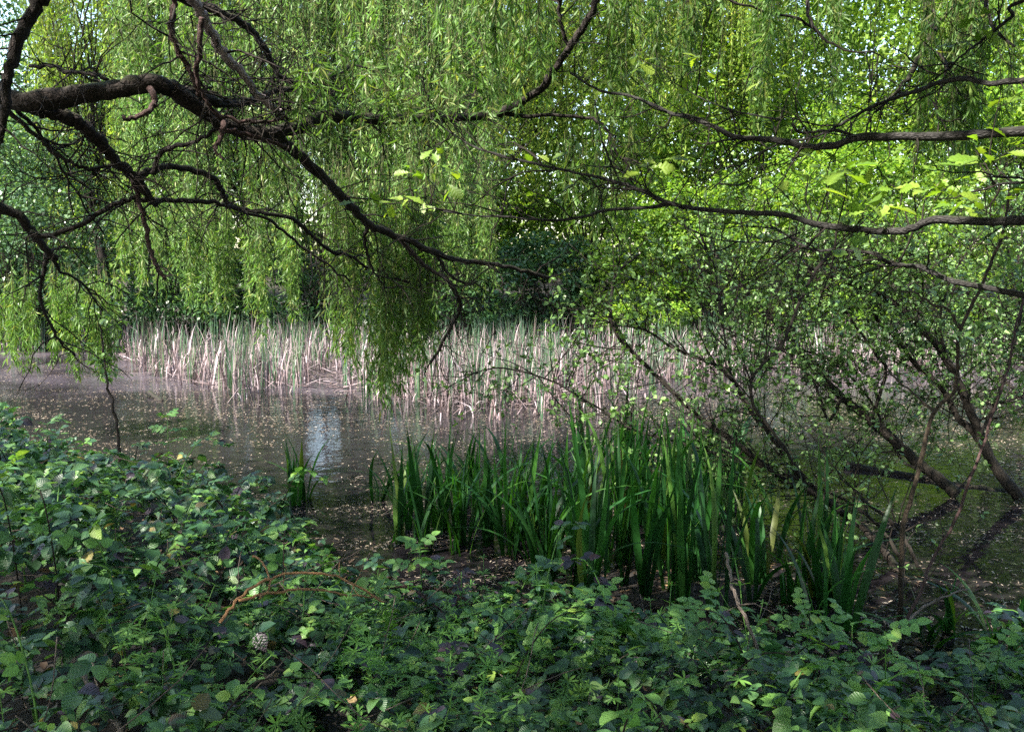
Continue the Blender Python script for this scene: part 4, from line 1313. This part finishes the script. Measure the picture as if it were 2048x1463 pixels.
for px, py, h, zone in iris_spots:
    p = ground_at(px, py, 0.0)
    bz = max(float(bank_z(p[0], p[1])), -0.05) - 0.02
    t = thing('iris_plant', (p[0], p[1], bz), iris_label(px, py, zone), 'plant', iris_label(px, py, zone).replace('iris plant', 'iris plants'))
    az = rng.uniform(0, math.pi)
    nb = rng.integers(5, 9)
    for k in range(nb):
        s = h * rng.uniform(0.66, 1.27) * (0.84 + 0.2 * math.exp(-((px - 1260) / 230) ** 2) if zone == 'main' else 0.95)
        kk = rng.integers(0, 13) if rng.random() < 0.80 else rng.integers(13, 22)
        a = az + (0 if rng.random() < 0.5 else math.pi) + rng.normal() * 0.5
        m4 = Matrix.Translation((rng.normal() * 0.035, rng.normal() * 0.035, 0)) @ Euler((rng.normal() * 0.07, rng.normal() * 0.07, a)).to_matrix().to_4x4() @ Matrix.Diagonal((1, 1, s, 1))
        part_copy('blade', blade_me[kk], t, m4)


# ------------------------------------------------------------------ bank undergrowth
def mound(x, y):
    """how high the undergrowth stands over the soil"""
    h = 0.25 + 0.24 * vnoise(x, y, 1.7, 0.4) + 0.24 * vnoise(x, y, 4.3, 2.0)
    h = h + 0.16 * smooth(-1.0, -2.6, x) - 0.10 * smooth(0.8, 2.0, x)
    gap = np.exp(-(((x + 0.05) / 0.75) ** 2 + ((y - 3.5) / 0.7) ** 2)) + np.exp(-(((x + 0.55) / 0.5) ** 2 + ((y - 5.2) / 0.4) ** 2)) * 0.8 + np.exp(-(((x + 1.1) / 0.5) ** 2 + ((y - 4.1) / 0.45) ** 2)) * 0.7
    return np.clip(h * (1 - 0.75 * np.clip(gap, 0, 1)), 0.03, 0.75)


def bramble_leaf(template, nl, var):
    """three or five toothed leaflets on a short stalk: (V, polys, uvs)"""
    g = Geo()
    angs = {3: [(0, 1.0, 0.30), (1.25, 0.82, 0.18), (-1.25, 0.82, 0.18)], 5: [(0, 1.0, 0.3), (0.95, 0.85, 0.2), (-0.95, 0.85, 0.2), (2.0, 0.62, 0.1), (-2.0, 0.62, 0.1)]}[nl]
    for a, s, off in angs:
        T = leaf_template([(t, w * rng.uniform(0.9, 1.1)) for t, w in template], fold=rng.uniform(0.1, 0.4), curl=rng.uniform(0.1, 0.35))
        a += rng.normal() * 0.08
        V = T[0] * s * 0.62
        tilt = rng.normal() * 0.15
        V = V @ np.array(Euler((tilt, rng.normal() * 0.2, a)).to_matrix()).T
        d = np.array([-math.sin(a), math.cos(a), 0]) * off * 0.35 + np.array([0, 0.25, 0])
        g.add(V + d, [T[1]], [T[2]])
    p = np.array([[[0, 0, -0.05], [0, 0.15, 0], [0, 0.4, 0]]])
    g.add(*tubes(p, np.array([[0.012, 0.01, 0.006]]), 3))
    return g


bram_me = {}
for mat in ('bramble_leaf', 'fresh_leaf', 'purple_leaf'):
    bram_me[mat] = [bramble_leaf(SERR, 3 if k < 4 else 5, k).mesh('bramble_leaf', M[mat], False) for k in range(6)]


def bank_points(n, margin=0.0, px_range=(-80, 2130)):
    """random places on the near bank, evenly spread over the picture's ground"""
    out = []
    while len(out) < n:
        y = rng.uniform(2.3, 10.2, 4000)
        x = rng.uniform(-1, 1, 4000) * (0.63 * y + 0.3)
        k = (y < shore(x) - 0.02 + margin)
        for a, b in zip(x[k], y[k]):
            out.append((a, b))
    return np.array(out[:n])


# the mass of leaves under and between the sprays
for mat, n, nm, lab, (s0, s1) in (('bramble_leaf', 5600, 'bramble_undergrowth', 'mass of dark bramble leaves covering the near bank', (0.07, 0.18)), ('fresh_leaf', 2900, 'fresh_undergrowth', 'fresh light green leaves scattered through the near bank', (0.05, 0.095))):
    pts = bank_points(n)
    pts = pts[rng.random(n) < np.clip(0.75 + 1.3 * vnoise(pts[:, 0], pts[:, 1], 5.1, 7.0), 0.45, 1) * (1 if mat == 'bramble_leaf' else np.where(pts[:, 0] > -0.7, 1.0, 0.45))]
    n = len(pts)
    x, y = pts[:, 0], pts[:, 1]
    m = mound(x, y)
    z = bank_z(x, y) + m * (1 - 0.8 * rng.random(n) ** 2.0) * rng.uniform(0.75, 1.05, n)
    a = rng.uniform(0, 6.28, n)
    d = np.stack([np.cos(a), np.sin(a), rng.uniform(-0.5, 0.15, n)], 1)
    up = np.array([0, 0.0, 1.0]) + rng.normal(size=(n, 3)) * 0.27
    g = Geo()
    third = np.array_split(np.arange(n), 4)
    for j, ii in enumerate(third):
        lg = bramble_leaf(SERR_LOW, 3 if j < 3 else 5, j)
        # leaflets only, as one template of quads
        V = np.concatenate(lg.v)
        F = np.concatenate([q for q in lg.p if q.shape[1] == 4])
        U = np.concatenate([u for q, u in zip(lg.p, lg.uv) if q.shape[1] == 4])
        place(g, (V, F, U), np.stack([x, y, z], 1)[ii], d[ii], up[ii], rng.uniform(s0, s1, len(ii)) * (0.84 + 0.16 * smooth(3.0, 4.2, y[ii])))
    tag(g.build(nm, M[mat], smooth_faces=False), lab, kind='stuff')

# bramble sprays: one thing each, its stem and every leaf a part
ZB = [
    (lambda px, py: px < 560 and py < 990, 'bramble spray at the edge of the left bank beside the open water', 'bramble sprays along the left water edge'),
    (lambda px, py: px < 560 and py < 1180, 'bramble spray in the dark middle of the left bank', 'bramble sprays in the middle of the left bank'),
    (lambda px, py: px < 520, 'bramble spray in the bottom left corner among grey dead stems', 'bramble sprays in the bottom left corner'),
    (lambda px, py: px < 980 and py < 1180, 'bramble spray between the lone iris tuft and the orange canes', 'bramble sprays behind the orange canes'),
    (lambda px, py: px < 1000, 'bramble spray in front of the orange canes at the bottom edge', 'bramble sprays in front of the orange canes'),
    (lambda px, py: px < 1500, 'bramble spray in front of the dense iris clump', 'bramble sprays in front of the iris clump'),
    (lambda px, py: True, 'bramble spray at the lower right before the dark water', 'bramble sprays at the lower right'),
]


def to_px(p):
    v = np.asarray(p) - _C
    d = v @ _F
    return PXW / 2 + FPX * v[0] / d, PXH / 2 - FPX * (v @ _U) / d


def spray(x, y, h, nl, size, mats, L):
    z0 = float(bank_z(x, y))
    ztop = z0 + h
    az = rng.uniform(0, 6.28)
    b = np.array([x, y, z0 - 0.03])
    out = np.array([math.cos(az), math.sin(az), 0])
    pts = [b, b + [0, 0, h * 0.6] + out * L * 0.15, b + np.array([0, 0, h * 1.02]) + out * L * 0.5, b + np.array([0, 0, h * 0.92]) + out * L]
    c = catmull(pts, 4)
    tipx = to_px(c[-1])
    lab = next(z for z in ZB if z[0](*to_px([x, y, ztop])))
    t = thing('bramble_spray', b, ('pale fresh ' if mats[0] == 'fresh_leaf' else 'purple leaved ' if mats[0] == 'purple_leaf' else 'dark green ') + lab[1], 'bramble', ('pale fresh ' if mats[0] == 'fresh_leaf' else 'purple leaved ' if mats[0] == 'purple_leaf' else 'dark green ') + lab[2])
    g = Geo()
    g.add(*tubes(c[None], np.linspace(0.0045, 0.002, len(c))[None], 5))
    g.build('stem', M['twig'] if rng.random() < 0.5 else M['cleaver'], t, origin=b)
    for k in range(nl):
        u = 0.25 + 0.75 * (k + rng.random() * 0.5) / nl
        f = u * (len(c) - 1)
        i = min(int(f), len(c) - 2)
        p = c[i] + (c[i + 1] - c[i]) * (f - i)
        side = 1 if k % 2 else -1
        tan = norm(c[i + 1] - c[i])
        yd = norm(tan * 0.5 + np.array([-out[1], out[0], 0]) * side * 0.9 + rng.normal(size=3) * 0.25 + [0, 0, 0.1])
        up = np.array([0, 0.0, 1.0]) + rng.normal(size=3) * 0.25
        mt = mats[rng.integers(len(mats))]
        part_copy('leaf', bram_me[mt][rng.integers(6)], t, frame(p - b, yd, up, size * rng.uniform(0.7, 1.2) * (1.1 - 0.35 * u)))


pts = bank_points(900)
w = 1.0 / (pts[:, 1] ** 0.8)
sel = rng.choice(900, 120, replace=False, p=w / w.sum())
for j in sel:
    x, y = pts[j]
    h = float(mound(x, y)) * rng.uniform(0.95, 1.3) + (0.05 if rng.random() < 0.6 or x > 0.9 else rng.uniform(0.1, 0.28))
    q = rng.random() + (0.16 if x > -0.7 else -0.08)
    if q >= 0.88 and x > -0.7:
        q = rng.choice([0.7, 0.95], p=[0.85, 0.15])
    mats = ['bramble_leaf'] * 5 + ['fresh_leaf'] if q < 0.6 else (['fresh_leaf'] * 3 + ['bramble_leaf'] if q < 0.88 else ['purple_leaf'] * 4 + ['bramble_leaf'])
    spray(x, y, h, int(rng.integers(6, 10)), rng.uniform(0.09, 0.15) * (0.78 if y < 3.4 else 1), mats, rng.uniform(0.2, 0.5))

# pinnate seedlings (young elder and rose) standing clear of the brambles
pin_me = []
for k in range(4):
    g = Geo()
    nn = 2 + k % 2
    for q in range(nn):
        for sd in (-1, 1):
            T = leaf_template(SERR_LOW, fold=0.2, curl=0.2)
            V = T[0] * 0.36 * rng.uniform(0.85, 1.1)
            V = V @ np.array(Euler((rng.normal() * 0.1, rng.normal() * 0.2, -sd * 1.15)).to_matrix()).T
            g.add(V + np.array([0, 0.25 + 0.27 * q, 0]), [T[1]], [T[2]])
    T = leaf_template(SERR_LOW, fold=0.2, curl=0.25)
    g.add(T[0] * 0.42 + np.array([0, 0.25 + 0.27 * (nn - 0.4), 0]), [T[1]], [T[2]])
    g.add(*tubes(np.array([[[0, 0, -0.04], [0, 0.4, 0.0], [0, 0.85, 0]]]), np.array([[0.012, 0.010, 0.006]]), 3))
    pin_me.append(g.mesh('pinnate_leaf', M['fresh_leaf'], False))
for px, py, d, lab in [(1190, 1190, 4.3, 'in front of the left edge of the dense iris clump'), (1245, 1225, 4.2, 'below the middle of the dense iris clump'), (1365, 1240, 4.1, 'standing tallest below the dense iris clump'),
                       (1425, 1200, 4.4, 'over the mud at the right end of the iris clump'), (1612, 1225, 4.2, 'with an upright tip before the dark water at right'), (1705, 1245, 4.2, 'left of the pale sloping twig at right'),
                       (1770, 1262, 4.2, 'at the foot of the elder stem at right'), (2000, 1290, 4.1, 'at the right edge before the corner irises'), (95, 850, 7.6, 'sticking up over the left bank at the picture edge'),
                       (335, 835, 7.8, 'sticking up against the water right of the slender sapling'), (200, 1010, 5.6, 'in the dark part of the left bank'), (840, 1090, 4.9, 'beside the left stand of irises')]:
    top = at(px, py, d)
    b = np.array([top[0], top[1], float(bank_z(top[0], top[1])) - 0.02])
    top[2] = max(top[2], b[2] + 0.2)
    t = thing('seedling', b, 'bright pinnate leaved seedling ' + lab, 'seedling', 'pinnate leaved seedlings on the near bank')
    c = catmull([b, (b + top) / 2 + rng.normal(size=3) * 0.02, top], 4)
    g = Geo()
    g.add(*tubes(c[None], np.linspace(0.004, 0.002, len(c))[None], 5))
    g.build('stem', M['cleaver'], t, origin=b)
    az0 = rng.uniform(0, 6.28)
    for k in range(6):
        p = c[-1 - (k // 2)] - b
        az = az0 + k * 3.1416 + (k // 2) * 1.3 + rng.normal() * 0.2
        part_copy('leaf', pin_me[rng.integers(4)], t, frame(p, np.array([math.cos(az), math.sin(az), 0.15 if k > 1 else 0.5]), np.array([0, -0.1, 1.0]) + rng.normal(size=3) * 0.2, rng.uniform(0.13, 0.2) * (0.8 if k < 2 else 1)))

# cleavers: stems with whorls of narrow leaves
whorl_me = []
for k in range(5):
    g = Geo()
    n = rng.integers(6, 9)
    a = np.arange(n) * 6.283 / n + rng.normal(size=n) * 0.12
    place(g, leaf_template([(0, 0.03), (0.35, 0.085), (0.75, 0.11), (1.0, 0.01)], fold=0.2, curl=0.15), np.zeros((n, 3)), np.stack([np.cos(a), np.sin(a), rng.uniform(0.1, 0.5, n)], 1), np.tile(np.array([[0, 0, 1.0]]), (n, 1)), rng.uniform(0.8, 1.1, n))
    whorl_me.append(g.mesh('whorl', M['cleaver'], False))
ZC = [(lambda px, py: px < 700, 'cleavers plant threading through the brambles at the lower left', 'cleavers at the lower left'),
      (lambda px, py: px < 1330, 'cleavers plant on the open patch at bottom centre', 'cleavers at bottom centre'),
      (lambda px, py: True, 'cleavers plant among the brambles at the lower right', 'cleavers at the lower right')]
pts = bank_points(700)
w = np.exp(-(((pts[:, 0] + 0.3) / 1.3) ** 2 + ((pts[:, 1] - 3.7) / 1.0) ** 2)) + 0.02
sel = rng.choice(700, 62, replace=False, p=w / w.sum())
for j in sel:
    x, y = pts[j]
    z0 = float(bank_z(x, y))
    h = max(0.16, float(mound(x, y)) * rng.uniform(1.05, 1.25) + rng.uniform(0.08, 0.2))
    b = np.array([x, y, z0 - 0.02])
    lab = next(z for z in ZC if z[0](*to_px([x, y, z0 + h])))
    t = thing('cleavers_plant', b, lab[1], 'weed', lab[2])
    c = twigs(b[None], np.array([[rng.normal() * 0.3, rng.normal() * 0.3, 1.0]]), np.array([h * 1.15]), 7, 0.18)[0]
    g = Geo()
    g.add(*tubes(c[None], np.full((1, 7), 0.0018), 4))
    g.build('stem', M['cleaver'], t, origin=b)
    for k in range(5):
        i = k + 2
        tn = norm(c[min(i, 6)] - c[i - 1])
        m4 = Matrix.Translation(Vector(c[i] - b)) @ Vector(tn).to_track_quat('Z', 'Y').to_matrix().to_4x4() @ Matrix.Rotation(rng.uniform(0, 6), 4, 'Z') @ Matrix.Scale(rng.uniform(0.032, 0.055) * (0.8 if k == 4 else 1), 4)
        part_copy('whorl', whorl_me[rng.integers(5)], t, m4)
# more of them, low and beyond counting
n = 4200
pts = bank_points(n)
w = np.exp(-(((pts[:, 0] + 0.45) / 0.8) ** 2 + ((pts[:, 1] - 3.7) / 1.0) ** 2)) * 0.8 + 0.03
pts = pts[rng.random(n) < w]
n = len(pts)
z = bank_z(pts[:, 0], pts[:, 1]) + np.maximum(mound(pts[:, 0], pts[:, 1]) * rng.uniform(0.7, 1.35, n), rng.uniform(0.02, 0.14, n))
g = Geo()
m_ = 7
pos = np.repeat(np.stack([pts[:, 0], pts[:, 1], z], 1), m_, 0)
a = np.tile(np.arange(m_) * 6.283 / m_, n) + np.repeat(rng.uniform(0, 6.28, n), m_)
tilt = np.repeat(rng.normal(size=(n, 3)) * 0.35, m_, 0)
place(g, leaf_template([(0, 0.03), (0.4, 0.09), (0.75, 0.11), (1.0, 0.01)], fold=0.2, curl=0.15), pos, np.stack([np.cos(a), np.sin(a), rng.uniform(0.0, 0.4, n * m_)], 1) + tilt * 0.5, np.array([0, 0, 1.0]) + tilt, np.repeat(rng.uniform(0.022, 0.048, n), m_))
tag(g.build('low_weeds', M['cleaver'], smooth_faces=False), 'low weeds carpeting the near bank between the brambles', kind='stuff')

# dead leaves and twigs on the soil
n = 2600
pts = bank_points(n, 0.5)
a = rng.uniform(0, 6.28, n)
zz = np.maximum(bank_z(pts[:, 0], pts[:, 1]), 0.0) + rng.uniform(0.01, 0.05, n)
g = Geo()
place(g, OVAL, np.stack([pts[:, 0], pts[:, 1], zz], 1), np.stack([np.cos(a), np.sin(a), rng.normal(size=n) * 0.25], 1), np.array([0, 0, 1.0]) + rng.normal(size=(n, 3)) * 0.35, rng.uniform(0.03, 0.08, n))
mx = np.array([1.1, 6.0, 0]) + rng.normal(size=(900, 3)) * np.array([0.8, 0.5, 0])
mx[:, 2] = np.maximum(bank_z(mx[:, 0], mx[:, 1]), 0) + 0.012
a = rng.uniform(0, 6.28, 900)
place(g, DIAMOND, mx, np.stack([np.cos(a), np.sin(a), rng.normal(size=900) * 0.2], 1), np.array([0, 0, 1.0]) + rng.normal(size=(900, 3)) * 0.3, rng.uniform(0.04, 0.09, 900))
tag(g.build('leaf_litter', M['litter'], smooth_faces=False), 'brown dead leaves lying on the bank and the mud', kind='stuff')
n = 500
pts = bank_points(n)
p0 = np.stack([pts[:, 0], pts[:, 1], bank_z(pts[:, 0], pts[:, 1]) + mound(pts[:, 0], pts[:, 1]) * rng.uniform(0.1, 0.8, n)], 1)
a = rng.uniform(0, 6.28, n)
p = twigs(p0, np.stack([np.cos(a), np.sin(a), rng.uniform(-0.3, 0.6, n)], 1), rng.uniform(0.15, 0.6, n), 6, 0.25)
g = Geo()
g.add(*tubes(p, np.full((n, 6), 0.0022), 4))
tag(g.build('undergrowth_stems', M['dead_twig']), 'thin dead and live stems tangled through the undergrowth', kind='stuff')

# sapling standing at the left water edge
sb = ground_at(240, 940, 0.3)
sap = thing('young_sapling', sb, 'slender leafy sapling at the left edge of the pond before the reeds', 'sapling')
sc, _ = px_limb(sap, sb, 'stem', [(243, 960), (236, 880), (228, 820), (215, 765), (207, 720), (203, 660), (200, 620)], 7.9, 8.1, 7, 3, 'twig')
tp, _ = twig_mesh([sc], 14, 0.3, 0.003, sap, sb, rise=0.2, second=2, lo=0.5)
pos, tan, _, _ = sample_paths(tp, 150, 0.2, 1)
g = Geo()
place(g, OVAL, pos, tan + rand_dirs(150), np.array([0, 0, 1.0]) + rng.normal(size=(150, 3)) * 0.4, rng.uniform(0.04, 0.08, 150))
tag(g.build('foliage', M['sallow_leaf'], sap, smooth_faces=False, origin=sb), kind='stuff')
